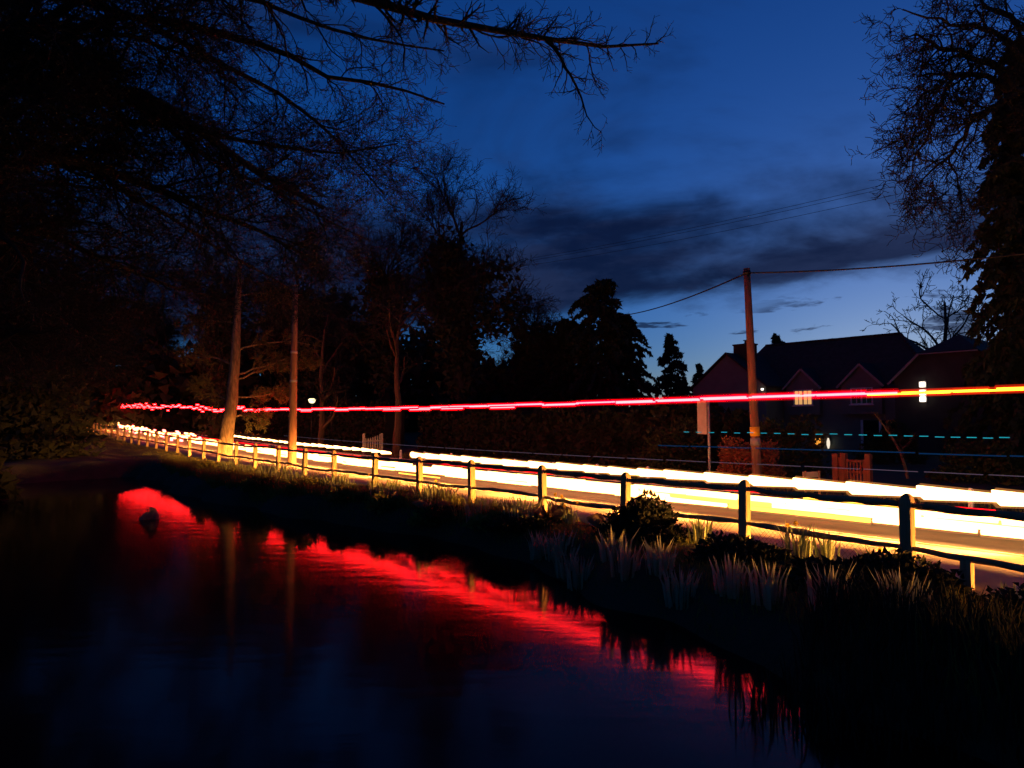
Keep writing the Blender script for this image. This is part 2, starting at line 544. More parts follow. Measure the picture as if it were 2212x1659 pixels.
def strip(name, p0, p1, z0, z1, mat, s0=-45.0, s1=185.0, step=1.0, thick=None):
    s = np.arange(s0, s1, step); K = len(s)
    p0 = p0(s) if callable(p0) else np.full(K, p0)
    a = RP(s, p0); b = RP(s, np.full(K, p1)); r = rise(s)
    if thick is None:
        V = np.concatenate([np.stack([a[0], a[1], r + z0], -1), np.stack([b[0], b[1], r + z1], -1)])
        i = np.arange(K - 1); q = np.stack([i, i + K, i + K + 1, i + 1], -1)
        return obj(name, mesh_np(name, V, [q], mat))
    V = np.concatenate([np.stack([a[0], a[1], r + z0 - thick], -1), np.stack([a[0], a[1], r + z0], -1),
                        np.stack([b[0], b[1], r + z1], -1), np.stack([b[0], b[1], r + z1 - thick], -1)])
    i = np.arange(K - 1); F = []
    for c in range(3): F.append(np.stack([i + c * K, i + (c + 1) * K, i + (c + 1) * K + 1, i + c * K + 1], -1))
    return obj(name, mesh_np(name, V, F, mat, False))


def build_road():
    tag(strip('road', P_ROAD0 - .02, P_ROAD1 + .12, 0, 0, 'asphalt'), kind='structure')
    tag(strip('footpath', path_edge, P_KERB, .09, .105, 'paving', thick=.2), kind='structure')
    tag(strip('kerb', P_KERB + .002, P_ROAD0, .115, .11, 'kerbstone', thick=.25), kind='structure')
    tag(strip('far_kerb', P_ROAD1, P_ROAD1 + .14, .10, .105, 'kerbstone', thick=.25), kind='structure')


build_ground(); build_road()


# ------------------------------------------------------------------ light trails of passing vehicles
def streak(mb, s0, s1, p, z, rp, rz, n=8, slant=0.0):
    k = max(2, int((s1 - s0) / 3) + 2) if s1 > 60 else max(2, int((s1 - s0) / 8) + 2)
    ss = np.linspace(s0, s1, k)
    pts = [road_pt(q, p, z) for q in ss]
    b = len(mb.v)
    mb.tube(pts, (rp, rz), n)
    if slant:
        t = Vector((T0[0], T0[1], 0))
        for j in range(b, len(mb.v)):
            v = Vector(mb.v[j]); i = (j - b) // n
            mb.v[j] = tuple(v + t * (v.z - pts[min(i, k - 1)].z) * slant)


def trail(label, segs, mat, group, halos=(), n=6, slant=0.0):
    """segs: (s0,s1,p,z,rp,rz[,mat]); each a streak of its own under one trail."""
    s0 = segs[len(segs) // 2]
    t = empty('light_trail', road_pt(s0[0], s0[2], 0), label, 'light trail', group)
    inv = Vector(t.location)
    for sg in segs:
        mb = MB(); streak(mb, *sg[:6], n=n, slant=slant)
        mb.v = [tuple(Vector(q) - inv) for q in mb.v]
        so = mb.build('streak', sg[6] if len(sg) > 6 else mat, t, True)
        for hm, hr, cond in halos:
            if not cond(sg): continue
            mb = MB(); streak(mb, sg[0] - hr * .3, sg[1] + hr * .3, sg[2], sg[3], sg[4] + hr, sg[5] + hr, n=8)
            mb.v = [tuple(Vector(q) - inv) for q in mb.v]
            mb.build('glow', hm, so, True)  # added shell round the streak, drawn as its bloom
    return t


def frames(s0, s1, length, gap, jit=.15, start=0.0):
    out = []; s = s0 + start
    while s < s1:
        l = length * random.uniform(1 - jit, 1 + jit)
        out.append((s, min(s + l, s1))); s += l + gap * random.uniform(.6, 1.6)
    return out


BEAM = 10000.0
DIPPED = 3600.0


def build_trails():
    G1, G2, G3 = 'high rear lamp trails', 'headlight trails of the far lane', 'lamp trails of the near lane'
    # tall vehicle's high rear lamps, near lane, two lines 1.7 m apart
    for p, lab in ((15.2, 'long thin red light trail high above the road, nearer of the pair'),
                   (16.2, 'long thin red light trail high above the road, farther of the pair')):
        segs = []
        for a, b in frames(-9, 46, 1.5, .09):
            j = .018 if a < 20 else .03
            segs.append((a, b, p, 2.93 + .04 * (p - 15.2) + random.gauss(0, j), .021, .021, 'orange_core' if a < 6 else 'red_core'))
        for a, b in frames(46, 150, .75, .42, .4):
            segs.append((a, b, p, 2.98 + random.gauss(0, .09 + .0016 * (a - 46)), .036, .038, 'red_core'))
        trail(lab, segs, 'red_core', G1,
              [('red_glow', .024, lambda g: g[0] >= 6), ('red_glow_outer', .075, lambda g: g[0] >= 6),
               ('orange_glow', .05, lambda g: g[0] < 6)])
    # far lane headlights
    segs = [(a, b, 18.5 + random.gauss(0, .02), (.62 + random.gauss(0, .007)), .08, .140 + .060 * max(0, (14 - a) / 16)) for a, b in frames(-8, 31.2, 1.75, -.25)]
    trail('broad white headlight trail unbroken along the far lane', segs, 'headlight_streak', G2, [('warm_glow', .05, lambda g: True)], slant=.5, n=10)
    segs = [(a, b, 18.5, .66 + random.gauss(0, .02), .06, .11) for a, b in frames(33.5, 47.5, .95, .22)]
    segs += [(a, b, 18.5, .66 + random.gauss(0, .03), .05, .09) for a, b in frames(48, 62, .8, .35)]
    trail('dashed white headlight trail of short blocks behind the tall pole', segs, 'headlight_streak', G2, slant=.6)
    segs = [(a, b, 19.6, 1.0 + .004 * max(0, 20 - a), .010, .010) for a, b in frames(-1, 52, 1.55, .10)]
    trail('hair-thin lavender light trail above the broad white one', segs, 'lavender_streak', None, n=5)
    # near lane headlights, dim and bright lines
    spec = [(14.75, .52, .05, .06, 'nearest line of the bright white band'),
            (14.85, .41, .055, .075, 'second line of the bright white band'),
            (14.95, .30, .05, .065, 'lowest line of the bright white band'),
            (16.05, .42, .05, .06, 'upper rear line of the bright white band'),
            (16.25, .31, .045, .05, 'lower rear line of the bright white band')]
    for k, (p, z, rp, rz, lab) in enumerate(spec):
        segs = []
        lo = -8 + random.uniform(0, 1)
        for a, b in frames(lo, 60, 1.35 + .2 * k, -.05 if k % 2 else .05):
            if k in (0, 3) and 24.3 < a < 26.2: continue
            j = .02 if a < 30 else .04
            segs.append((a, b, p + random.gauss(0, .03), z + random.gauss(0, j * .7), rp, rz * random.uniform(.7, 1.1), 'warm_streak' if a < 14 and k in (1, 2, 4) and random.random() < .35 else 'near_headlight_streak'))
        for a, b in frames(60, 150, .7, .4, .4):
            segs.append((a, b, p + random.gauss(0, .15), z + .1 + random.gauss(0, .15), .075, .085, random.choice(['tail_pink', 'near_headlight_streak', 'near_headlight_streak'])))
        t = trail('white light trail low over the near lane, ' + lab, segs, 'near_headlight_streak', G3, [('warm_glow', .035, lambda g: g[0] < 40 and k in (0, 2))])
        if k == 0:                            # the beams these headlamps threw ahead of them
            def beam(s, power, kick, drop, cone):
                ld = bpy.data.lights.new('headlamp_beam', 'SPOT'); ld.energy = power; ld.color = (1.0, .37, .06)
                ld.spot_size = radians(cone); ld.spot_blend = 1.0; ld.shadow_soft_size = .08
                lo = bpy.data.objects.new('headlamp_beam', ld); link(lo, t)
                q = road_pt(s, p - .3, .92); lo.location = q - Vector(t.location)
                d = (road_pt(s + 10, p - .3 - kick, .92 - drop) - q).normalized()
                lo.rotation_euler = d.to_track_quat('-Z', 'Y').to_euler()
            for s in np.arange(-22, 33, 3.4):      # main beams
                beam(s, BEAM * (1.0 if s < 20 else 1.3), .7 if s < 8 else (.0 if s < 20 else .8), 1.7 if s < 8 else (2.4 if s < 20 else .9), 40 if s < 20 else 27)
            for s in np.arange(-8, 40, 5.2):       # extra beams, added to light the bank plants
                beam(s, 14000, 3.3, 2.3, 36)
            for s in np.arange(-21.8, 112, 4.4):     # extra dipped beams, added to brighten road and footpath
                beam(s, DIPPED * (1.3 if s < 8 else 1.0), 3.6 if s < 8 else 2.4, 4.0, 52)
    segs = [(a, b, 14.7, .72 + random.gauss(0, .01), .016, .018, 'tail_red' if a < 20 else 'dim_tail') for a, b in frames(-6, 75, 1.4, .05)]
    trail('deep red tail lamp trail over the near lane, nearer line', segs, 'tail_red', 'tail lamp trails')
    segs = [(a, b, 16.2, .56 + random.gauss(0, .012), .022, .024, 'tail_red') for a, b in frames(-6, 75, 1.5, .04)]
    trail('deep red tail lamp trail over the near lane, farther line', segs, 'tail_red', 'tail lamp trails')
    segs = [(a, b, 15.6, .57 + random.gauss(0, .012), .022, .024, 'warm_streak') for a, b in frames(-6, 8.5, 1.6, .06)]
    trail('short orange light trail under the red one beside the nearest post', segs, 'warm_streak', None)
    segs = [(a, b, 14.55, .22 + random.gauss(0, .012), .02, .022, 'warm_streak') for a, b in ((-3.0, -.6), (-.2, 1.6), (1.9, 3.4), (22.5, 24), (24.2, 25.6))]
    trail('yellow light streaks just above the asphalt beneath the white band', segs, 'warm_streak', None)
    segs = []
    for k in range(23):
        s = s_at(1482 + k * 26.5 * (1 + k * .008), 18.6)
        segs.append((s - .11, s + .09, 18.6, 2.03 - .0025 * k + random.gauss(0, .008), .012, .013))
    trail('dotted cyan light trail crossing the road sign post', segs, 'cyan_streak', None, n=6)
    segs = [(a, b, 18.9, 1.55 + .02 * random.random(), .016, .018) for a, b in frames(-6, 15.5, 2.1, .1)]
    trail('faint solid blue light trail in front of the wooden gate', segs, 'blue_streak', None, n=6)
    segs = [(112 + k * .9, 112.5 + k * .9, 21.5 + .1 * k, 1.55 - .05 * k, .05, .08, 'lamp_white') for k in range(5)]
    trail('small white light streak at the far bend of the road', segs, 'lamp_white', None)


build_trails()


# ------------------------------------------------------------------ fence
def post_mesh(name, h, w, mat='wood'):
    mb = MB(); a = w / 2
    prof = [(-.45, 1.0), (0, 1.0), (h * .5, .97), (h - .16, .98), (h - .09, .93), (h - .035, .70), (h - .006, .34), (h, .12)]
    n = len(prof); v = []; f = []
    for z, k in prof:
        jx = random.uniform(-.004, .004)
        c = a * k
        ch = c * .88
        v += [(-ch + jx, -c, z), (ch + jx, -c, z), (c + jx, -ch, z), (c + jx, ch, z), (ch + jx, c, z), (-ch + jx, c, z), (-c + jx, ch, z), (-c + jx, -ch, z)]
    for i in range(n - 1):
        for k in range(8): f.append((i * 8 + k, i * 8 + (k + 1) % 8, (i + 1) * 8 + (k + 1) % 8, (i + 1) * 8 + k))
    f.append(tuple((n - 1) * 8 + k for k in range(8)))
    return mb.add(v, f).mesh(name, mat)


POST_S = [1.2] + [s_at(u, P_FENCE) for u in (1952, 1605, 1349, 1172, 1020, 908, 811, 724)]
POST_S[1] = 4.35
while POST_S[-1] < 92: POST_S.append(POST_S[-1] + 2.98 + random.uniform(-.12, .12))
POST_S.insert(0, -1.8)


def fence_p(s):
    return P_FENCE - .55 * max(0, (7.5 - s) / 3.2) if s < 7.5 else P_FENCE


def build_fence():
    F = empty('post_and_rail_fence', road_pt(POST_S[2], fence_p(POST_S[2])), 'rustic wooden post and rail fence along the pond bank beside the road', 'fence')
    base = Vector(F.location)
    th = math.atan2(T0[1], T0[0])
    tops = []
    variants = [post_mesh('post', 1.22, .17) for _ in range(4)]
    for i, s in enumerate(POST_S):
        q = road_pt(s, fence_p(s)); q.z = gz(q.x, q.y) if s < 4 else rise(s) + .04
        top_z = float(rise(s)) + 1.27 + random.uniform(-.025, .025)
        o = obj('post', variants[i % 4], F, Vector((q.x, q.y, top_z - 1.22)) - base)
        ii = min(max(int((s - S_MIN) / DS), 0), len(_s) - 1)
        o.rotation_euler = (random.gauss(0, .022), random.gauss(0, .022), pi / 2 + _th[ii] + random.gauss(0, .05))
        tops.append(Vector((q.x, q.y, top_z)))
    for i in range(len(tops) - 1):
        a, b = tops[i], tops[i + 1]
        far = i > 14
        for dz, r in ((-.17, .045), (-.78, .042)):
            K = 4 if far else 11
            pts = []; rad = []
            sag = random.uniform(-.03, .045)
            for k in range(K + 1):
                w = k / K
                q = a.lerp(b, w) + Vector((0, 0, dz - sag * 4 * w * (1 - w) + (random.gauss(0, .008) if 0 < k < K else 0)))
                q += Vector((N0[0], N0[1], 0)) * random.gauss(0, .008)
                e = .62 + .38 * min(1, 5 * min(w, 1 - w) + .15)
                pts.append(q - base); rad.append((r * e * random.uniform(.9, 1.1), r * 1.15 * e * random.uniform(.85, 1.12)))
            MB().tube(pts, rad, 5 if far else 7, wob=.08).build('rail', 'rail_wood', F, True)
    # short stub posts carrying the lowest rail near the camera
    for s, w, d in ((3.55, .13, .13), (2.25, .34, .10)):
        q = road_pt(s, fence_p(s) + .0)
        z0 = gz(q.x, q.y) - .3
        M = Matrix.Translation(Vector((q.x, q.y, 0)) - Vector((base.x, base.y, base.z))) @ Matrix.Rotation(th, 4, 'Z')
        MB().box((-w / 2, -d / 2, z0), (w / 2, d / 2, .47), M).build('stub_post', 'wood', F)
    # stretch of wire netting under the lowest rail
    for i in (2, 3):
        a, b = tops[i], tops[i + 1]; mb = MB()
        A = a - base + Vector((0, 0, -.82)); B = b - base + Vector((0, 0, -.82))
        Ld = (B - A).length; n = int(Ld / .09)
        for k in range(-6, n):
            for sg in (0, 1):
                x0, x1 = k * .09, k * .09 + .40
                if sg: x0, x1 = x1, x0
                if min(x0, x1) < .1 or max(x0, x1) > Ld - .1: continue
                mb.tube([A.lerp(B, x0 / Ld), A.lerp(B, x1 / Ld) + Vector((0, 0, -.40))], .0022, 3, False)
        mb.build('wire_netting', 'cable', F)
    return tops


TOPS = build_fence()


# white verge markers beyond the road
def build_markers():
    h = .52
    mb = MB(); mb.add([(-.055, -.055, -.3), (.055, -.055, -.3), (.055, .055, -.3), (-.055, .055, -.3), (-.05, -.05, h - .06), (.05, -.05, h - .06), (.05, .05, h - .06), (-.05, .05, h - .06),
                       (-.03, -.03, h), (.03, -.03, h), (.03, .03, h), (-.03, .03, h)],
                      [(0, 1, 5, 4), (1, 2, 6, 5), (2, 3, 7, 6), (3, 0, 4, 7), (4, 5, 9, 8), (5, 6, 10, 9), (6, 7, 11, 10), (7, 4, 8, 11), (8, 9, 10, 11)])
    me = mb.mesh('verge_marker', 'white_paint')
    mb2 = MB(); mb2.box((-.058, -.058, h - .15), (.058, .058, h - .11)); band = mb2.mesh('band', 'sign_metal')
    ss = [6.8] + [15.0 + 2.72 * k for k in range(9)]
    names = ['nearest the camera, apart from the row', 'just left of the road sign', 'second left of the road sign', 'third left of the road sign', 'fourth left of the road sign', 'fifth left of the road sign', 'sixth left of the road sign', 'seventh left of the road sign', 'eighth left of the road sign', 'farthest of the row']
    for s, nm in zip(ss, names):
        q = road_pt(s, 21.0); q.z = gz(q.x, q.y)
        e = empty('verge_marker', q, 'short white wooden marker post on the far verge, ' + nm, 'marker post', 'white verge markers', TH0 + random.gauss(0, .1))
        obj('stake', me, e); obj('band', band, e)


build_markers()


# ------------------------------------------------------------------ poles, sign, small roadside things
def build_poles():
    # near tall pole on the footpath
    s = s_at(632, 13.2); b = road_pt(s, 13.2, .08)
    e = empty('utility_pole', b, 'tall bare wooden pole lit orange beside the footpath', 'pole')
    top = at(638, 617, b.y + .1) - b
    pts = [Vector((0, 0, -.5)), Vector((0, 0, 0)), top * .35, top * .7, top]
    MB().tube(pts, [.23, .22, .19, .15, .125], 14).build('shaft', 'pole_wood', e, True)
    MB().tube([top, top + Vector((0, 0, .10))], [.14, .05], 12).build('cap', 'sign_metal', e, True)
    for f in (.46, .62):
        c = top * f
        MB().tube([c, c + Vector((0, 0, .12))], .2 - .06 * f + .01, 12).build('band', 'sign_metal', e, True)
    # far pole by the house
    s = s_at(1634, 21.9); b = road_pt(s, 21.9); b.z = gz(b.x, b.y)
    e = empty('utility_pole', b, 'leaning wooden pole carrying black cable in front of the house', 'pole')
    top = at(1613, 580, b.y) - b
    MB().tube([Vector((0, 0, -.6)), Vector((0, 0, 0)), top * .5, top], [.165, .16, .14, .115], 14).build('shaft', 'pole_wood', e, True)
    c = at(1630, 922, b.y) - b; c2 = at(1631, 942, b.y) - b
    MB().tube([c2, c], .165, 14).build('warning_plate', 'yellow_plate', e, True)
    c = at(1631, 946, b.y) - b; c2 = at(1632, 962, b.y) - b
    MB().tube([c2, c], .166, 14).build('notice_plate', 'sign_metal', e, True)
    MB().tube([top - Vector((0, 0, .22)), top - Vector((0, 0, .10))], .135, 10).build('cable_clamp', 'cable', e, True)
    pt = b + top
    # cables
    def cable(name, a, c, r, sag, label):
        K = 14; mb = MB()
        mid = a
        pts = [a.lerp(c, k / K) - Vector((0, 0, sag * 4 * (k / K) * (1 - k / K))) - a for k in range(K + 1)]
        mb.tube(pts, r, 5)
        o = mb.build(name, 'cable', loc=a); tag(o, label, 'cable', 'overhead cables')
    pa = pt - Vector((0, 0, .16))
    cable('overhead_cable', pa, at(1340, 682, b.y + 22), .030, .25, 'thick black cable running down from the leaning pole towards the conifer')
    cable('overhead_cable', pa, at(2240, 545, b.y - 5), .026, .12, 'thick black cable from the leaning pole to the tall dark conifer')
    for v0, v1, lab in ((548, 315, 'topmost'), (553, 325, 'middle'), (563, 348, 'lowest')):
        cable('power_line', at(1150, v0 + 9, 80), at(2250, v1, 46), .017, .5, lab + ' of the three thin power lines high across the sky')
    # road sign, seen from behind
    s = s_at(1531, 21.3); b = road_pt(s, 21.3); b.z = gz(b.x, b.y)
    e = empty('road_sign', b, 'grey road sign seen from behind on a slim metal post', 'sign')
    zt = at(1530, 866, b.y).z - b.z
    MB().tube([Vector((0, 0, -.4)), Vector((0, 0, zt))], .045, 10).build('post', 'sign_metal', e, True)
    R = Matrix.Rotation(radians(-62), 4, 'Z')
    zb = at(1521, 938, b.y).z - b.z
    mb = MB(); mb.box((-.50, -.075, zb), (-.03, -.055, zt + .02), R); mb.build('plate', 'sign_metal', e)
    for z in (zb + .25, zt - .25):
        MB().box((-.46, -.054, z - .025), (.05, -.03, z + .025), R).build('bracket', 'sign_metal', e)
    # street nameplate on two legs
    c = at(1753, 1030, 22.0); s_, p_ = SP(np.array([c.x]), np.array([c.y]))
    g = gz(c.x, c.y); b = Vector((c.x, c.y, g))
    e = empty('street_nameplate', b, 'low street nameplate on two short legs beside the wooden gate', 'sign', rz=radians(12))
    zt = at(1753, 1019, 22.0).z - g
    MB().box((-.30, -.02, zt - .17), (.30, .02, zt)).build('plate', 'nameplate', e)
    for x in (-.25, .25): MB().box((x - .03, -.05, -.2), (x + .03, -.022, zt + .025)).build('leg', 'wood', e)
    # wooden gate
    a = at(1806, 1000, 24.2); c = at(1876, 1000, 23.2); a.z = gz(a.x, a.y); c.z = gz(c.x, c.y)
    e = empty('garden_gate', a, 'reddish wooden garden gate between two square posts', 'gate')
    dv = c - a; dv.z = 0; L = dv.length; M = Matrix.Rotation(math.atan2(dv.y, dv.x), 4, 'Z')
    for x, w in ((0, .10), (.30, .09), (L, .09)):
        MB().box((x - w, -.08, -.3), (x + w, .08, 1.15 + (.03 if x else 0)), M).build('post', 'gate_wood', e)
    MB().box((.08, -.02, .1), (.21, .02, 1.02), M).build('side_panel', 'gate_wood', e)
    for z in (.18, .55, .92): MB().box((.40, -.03, z - .04), (L - .10, .03, z + .04), M).build('rail', 'gate_wood', e)
    mb = MB(); mb.beam(M @ Vector((.44, .045, .2)), M @ Vector((L - .14, .045, .9)), .03, .07); mb.build('brace', 'gate_wood', e)
    nb = 6
    for k in range(nb):
        x = .44 + (L - .58) * k / (nb - 1)
        MB().box((x - .03, -.05, .12), (x + .03, -.032, .98 - .12 * sin(pi * k / (nb - 1))), M).build('picket', 'gate_wood', e)
    # white gate of a garden farther on
    a = at(790, 966, 46.0); g = gz(a.x, a.y)
    e = empty('picket_gate', (a.x, a.y, g), 'small pale picket gate half hidden beyond the road', 'gate', rz=radians(30))
    for k in range(7):
        x = .16 * k; h = 1.05 + .28 * (k / 6) ** 2
        MB().add([(x - .04, -.012, .1), (x + .04, -.012, .1), (x + .04, .012, .1), (x - .04, .012, .1), (x - .04, -.012, h - .06), (x + .04, -.012, h - .06), (x + .04, .012, h - .06), (x - .04, .012, h - .06), (x, -.012, h), (x, .012, h)],
                 [(0, 1, 5, 8, 4), (2, 3, 7, 9, 6), (1, 2, 6, 5), (3, 0, 4, 7), (5, 6, 9, 8), (7, 4, 8, 9), (3, 2, 1, 0)]).build('picket', 'sign_metal', e)
    for z in (.3, .85): MB().box((-.05, .014, z - .035), (1.02, .04, z + .035)).build('rail', 'sign_metal', e)
    for x in (-.14, 1.11): MB().box((x - .06, -.06, -.2), (x + .06, .06, 1.35)).build('post', 'sign_metal', e)
    # a lamp beyond the pole
    c = at(674, 866, 60); g = gz(c.x, c.y)
    e = empty('garden_lamp', (c.x, c.y, g), 'cream glowing lamp on a post behind the tall pole', 'lamp')
    MB().tube([(0, 0, -.2), (0, 0, c.z - g - .2)], .05, 8).build('post', 'cable', e, True)
    z = c.z - g
    MB().tube([(0, 0, z - .2), (0, 0, z - .1), (0, 0, z + .12), (0, 0, z + .2)], [.12, .25, .32, .2], 10).build('globe', 'lamp_cream', e, True)
    MB().tube([(0, 0, z + .2), (0, 0, z + .3)], [.34, .05], 10).build('cap', 'cable', e, True)
    # rock in the pond
    c = at(318, 1120, 21.0)
    V = []; F = []
    n, m = 14, 8
    for i in range(m):
        ph = pi * .5 * i / (m - 1)
        for k in range(n):
            a = 2 * pi * k / n
            r = 1 + .16 * sin(3 * a + 1) + .1 * sin(5 * a + i) + random.uniform(-.05, .05)
            V.append((.34 * r * cos(a) * cos(ph) + .05 * sin(ph), .27 * r * sin(a) * cos(ph), -.25 + (.46 + .10 * cos(a) + .07 * sin(2 * a)) * sin(ph)))
    for i in range(m - 1):
        for k in range(n): F.append((i * n + k, i * n + (k + 1) % n, (i + 1) * n + (k + 1) % n, (i + 1) * n + k))
    mb = MB(); mb.add(V, F); o = mb.build('rock', 'stone', loc=(c.x, c.y, WATER_Z), smooth=True)
    tag(o, 'rough brown rock standing out of the dark pond', 'rock')


build_poles()


# ------------------------------------------------------------------ house
def build_house():
    O = Vector((21.2, 58.0, 0.35)); ang = math.atan2(-.757, .653)
    H = empty('house', O, 'large dark roofed house with two front gables and lit windows', 'house', rz=ang)
    # local: x along the ridge to the right, -y towards the road
    def prism(mb, x0, x1, y0, y1, z0, zr, ov=.3):
        pass
    ZE, ZR = 4.5, 8.45
    # main wall
    MB().box((-1.5, -4.0, -.5), (14.0, 4.2, ZE)).build('wall', 'render_wall', H)
    # main hipped roof, a real shell with eaves
    e = .35
    v = [(-1.5 - e, -4 - e, ZE - .1), (14 + e, -4 - e, ZE - .1), (14 + e, 4.2 + e, ZE - .1), (-1.5 - e, 4.2 + e, ZE - .1), (0, 0, ZR), (10.6, 0, ZR),
         (-1.5 - e, -4 - e, ZE - .25), (14 + e, -4 - e, ZE - .25), (14 + e, 4.2 + e, ZE - .25), (-1.5 - e, 4.2 + e, ZE - .25)]
    roof = MB().add(v, [(0, 1, 5, 4), (1, 2, 5), (2, 3, 4, 5), (3, 0, 4), (6, 9, 8, 7), (0, 6, 7, 1), (1, 7, 8, 2), (2, 8, 9, 3), (3, 9, 6, 0)]).build('roof', 'roof_tile', H)
    # ridge and hip tiles: individual caps
    cap = MB().tube([(0, 0, 0), (.42, 0, 0)], .11, 8).mesh('ridge_tile', 'roof_tile', True)
    for k in range(24):
        o = obj('ridge_tile', cap, roof, Vector((.1 + k * .435, 0, ZR + .01)))
        o.rotation_euler = (0, random.uniform(-.03, .03), 0)
    d = Vector((14 + e, -4 - e, ZE - .1)) - Vector((10.6, 0, ZR)); n = int(d.length / .43)
    q = d.to_track_quat('X', 'Z')
    for k in range(n):
        o = obj('hip_tile', cap, roof, Vector((10.6, 0, ZR)) + d * (k / n)); o.rotation_mode = 'QUATERNION'; o.rotation_quaternion = q
    # left wing: front-facing gable
    wx0, wx1, wy = -2.6, 3.7, -6.6
    wxc = .55; za = 7.25; zf = 4.75
    MB().add([(wx0, wy, -.5), (wx1, wy, -.5), (wx1, wy, zf), (wxc, wy, za), (wx0, wy, zf), (wx0, -3.9, -.5), (wx1, -3.9, -.5), (wx1, -3.9, zf), (wxc, -3.9, za), (wx0, -3.9, zf)],
             [(0, 1, 2, 3, 4), (1, 6, 7, 2), (5, 0, 4, 9), (9, 8, 7, 6, 5)]).build('wing_wall', 'render_wall', H)
    def gable_roof(name, x0, x1, xc, zf, za, y0, y1, ov, mat='roof_tile', th=.14):
        mb = MB()
        sl = (za - zf) / (xc - x0); sr = (za - zf) / (x1 - xc)
        for xa, za_, s in ((x0 - ov, zf - ov * sl, 1), (x1 + ov, zf - ov * sr, -1)):
            mb.add([(xa, y0, za_ + .03), (xc, y0, za + .03), (xc, y1, za + .03), (xa, y1, za_ + .03), (xa, y0, za_ + .03 + th), (xc, y0, za + .03 + th), (xc, y1, za + .03 + th), (xa, y1, za_ + .03 + th)],
                   [(0, 1, 2, 3), (4, 7, 6, 5), (0, 4, 5, 1), (2, 6, 7, 3), (3, 7, 4, 0)])
        return mb.build(name, mat, H)
    gable_roof('wing_roof', wx0, wx1, wxc, zf, za, wy - .25, -.5, .25)
    def barge(x0, x1, xc, zf, za, y, ov=.22, w=.14):
        for xa in (x0 - ov, x1 + ov):
            s = (za - zf) / (xc - x0 if xa < xc else x1 - xc)
            MB().beam((xa, y, zf - ov * s - .02), (xc, y, za - .02), .05, w).build('bargeboard', 'house_trim', H)
    # chimney-like stack seen over the left wing roof
    st = MB(); st.box((wxc - .3, -5.2, 6.8), (wxc + 1.2, -4.3, 8.05)); st.box((wxc - .36, -5.26, 8.052), (wxc + 1.26, -4.24, 8.16)); sto = st.build('chimney', 'brick', roof)
    MB().tube([(wxc + .5, -4.75, 8.15), (wxc + .5, -4.75, 8.42)], [.11, .09], 8).build('chimney_pot', 'brick', roof)
    MB().tube([(wxc + .5, -4.75, 8.43), (wxc + .5, -4.75, 8.47)], [.2, .2], 8).build('chimney_cowl', 'brick', roof)
    # dormer gables with windows
    def window(x0, x1, z0, z1, y, lit, n=2, parts=2):
        wn = MB(); fr = .07
        wn.box((x0 - fr, y - .03, z0 - fr), (x1 + fr, y + .04, z0)); wn.box((x0 - fr, y - .03, z1), (x1 + fr, y + .04, z1 + fr))
        wn.box((x0 - fr, y - .03, z0 + .001), (x0, y + .04, z1 - .001)); wn.box((x1, y - .03, z0 + .001), (x1 + fr, y + .04, z1 - .001))
        wo = wn.build('window', 'white_paint', H)
        wdt = (x1 - x0) / n
        for k in range(n):
            a = x0 + wdt * k
            if k: MB().box((a - .05, y - .025, z0 + .002), (a + .05, y + .03, z1 - .002)).build('mullion', 'white_paint', wo)
            MB().box((a + .052, y + .0, z0 + .01), (a + wdt - .052, y + .012, z1 - .01)).build('pane', 'window_light' if lit else 'dark_glass', wo)
            MB().box((a + wdt / 2 - .022, y - .02, z0 + .004), (a + wdt / 2 + .022, y - .001, z1 - .004)).build('glazing_bar', 'white_paint', wo)
        MB().box((x0 - .15, y - .12, z0 - .14), (x1 + .15, y - .031, z0 - fr - .002)).build('sill', 'white_paint', wo)
        return wo
    for xc, hw, za2, lit in ((5.4, 1.25, 5.95, True), (9.55, 1.35, 6.05, False)):
        y = -4.45; zb = 4.7
        MB().add([(xc - hw, y, 2.6), (xc + hw, y, 2.6), (xc + hw, y, zb), (xc, y, za2), (xc - hw, y, zb), (xc - hw, -2, 2.6), (xc + hw, -2, 2.6), (xc + hw, -2, zb), (xc, -2, za2), (xc - hw, -2, zb)],
                 [(0, 1, 2, 3, 4), (1, 6, 7, 2), (5, 0, 4, 9)]).build('dormer', 'render_wall', H)
        gable_roof('dormer_roof', xc - hw, xc + hw, xc, zb, za2, y - .2, -1.2, .2, th=.1)
        barge(xc - hw, xc + hw, xc, zb, za2, y - .22)
        window(xc - .62, xc + .72, 3.35, 4.35, y - .035, lit)
    # right wing with clipped gable
    rx0, rx1, ry = 12.6, 19.0, -6.8
    zt = 6.2
    MB().add([(rx0, ry, -.5), (rx1, ry, -.5), (rx1, ry, zf), (17.3, ry, zt), (14.1, ry, zt), (rx0, ry, zf), (rx0, 1, -.5), (rx1, 1, -.5), (rx1, 1, zf), (17.3, 1, zt), (14.1, 1, zt), (rx0, 1, zf)],
             [(0, 1, 2, 3, 4, 5), (1, 7, 8, 2), (6, 0, 5, 11)]).build('wing_wall', 'dark_wall', H)
    mb = MB(); mb.add([(rx0 - .3, ry - .25, zf - .25), (14.1, ry - .25, zt + .1), (17.3, ry - .25, zt + .1), (rx1 + .3, ry - .25, zf - .25), (rx0 - .3, 1, zf - .25), (14.1, 1, zt + .1), (17.3, 1, zt + .1), (rx1 + .3, 1, zf - .25),
                       (15.7, -4.8, zt + 1.3), (15.7, 1, zt + 1.3)], [(0, 1, 5, 4), (3, 7, 6, 2), (1, 2, 8), (1, 8, 9, 5), (2, 6, 9, 8), (5, 9, 6)])
    mb.build('wing_roof', 'roof_tile', H)
    MB().beam((rx0 - .3, ry - .28, zf - .32), (14.1, ry - .28, zt + .02), .05, .13).build('bargeboard', 'house_trim', H)
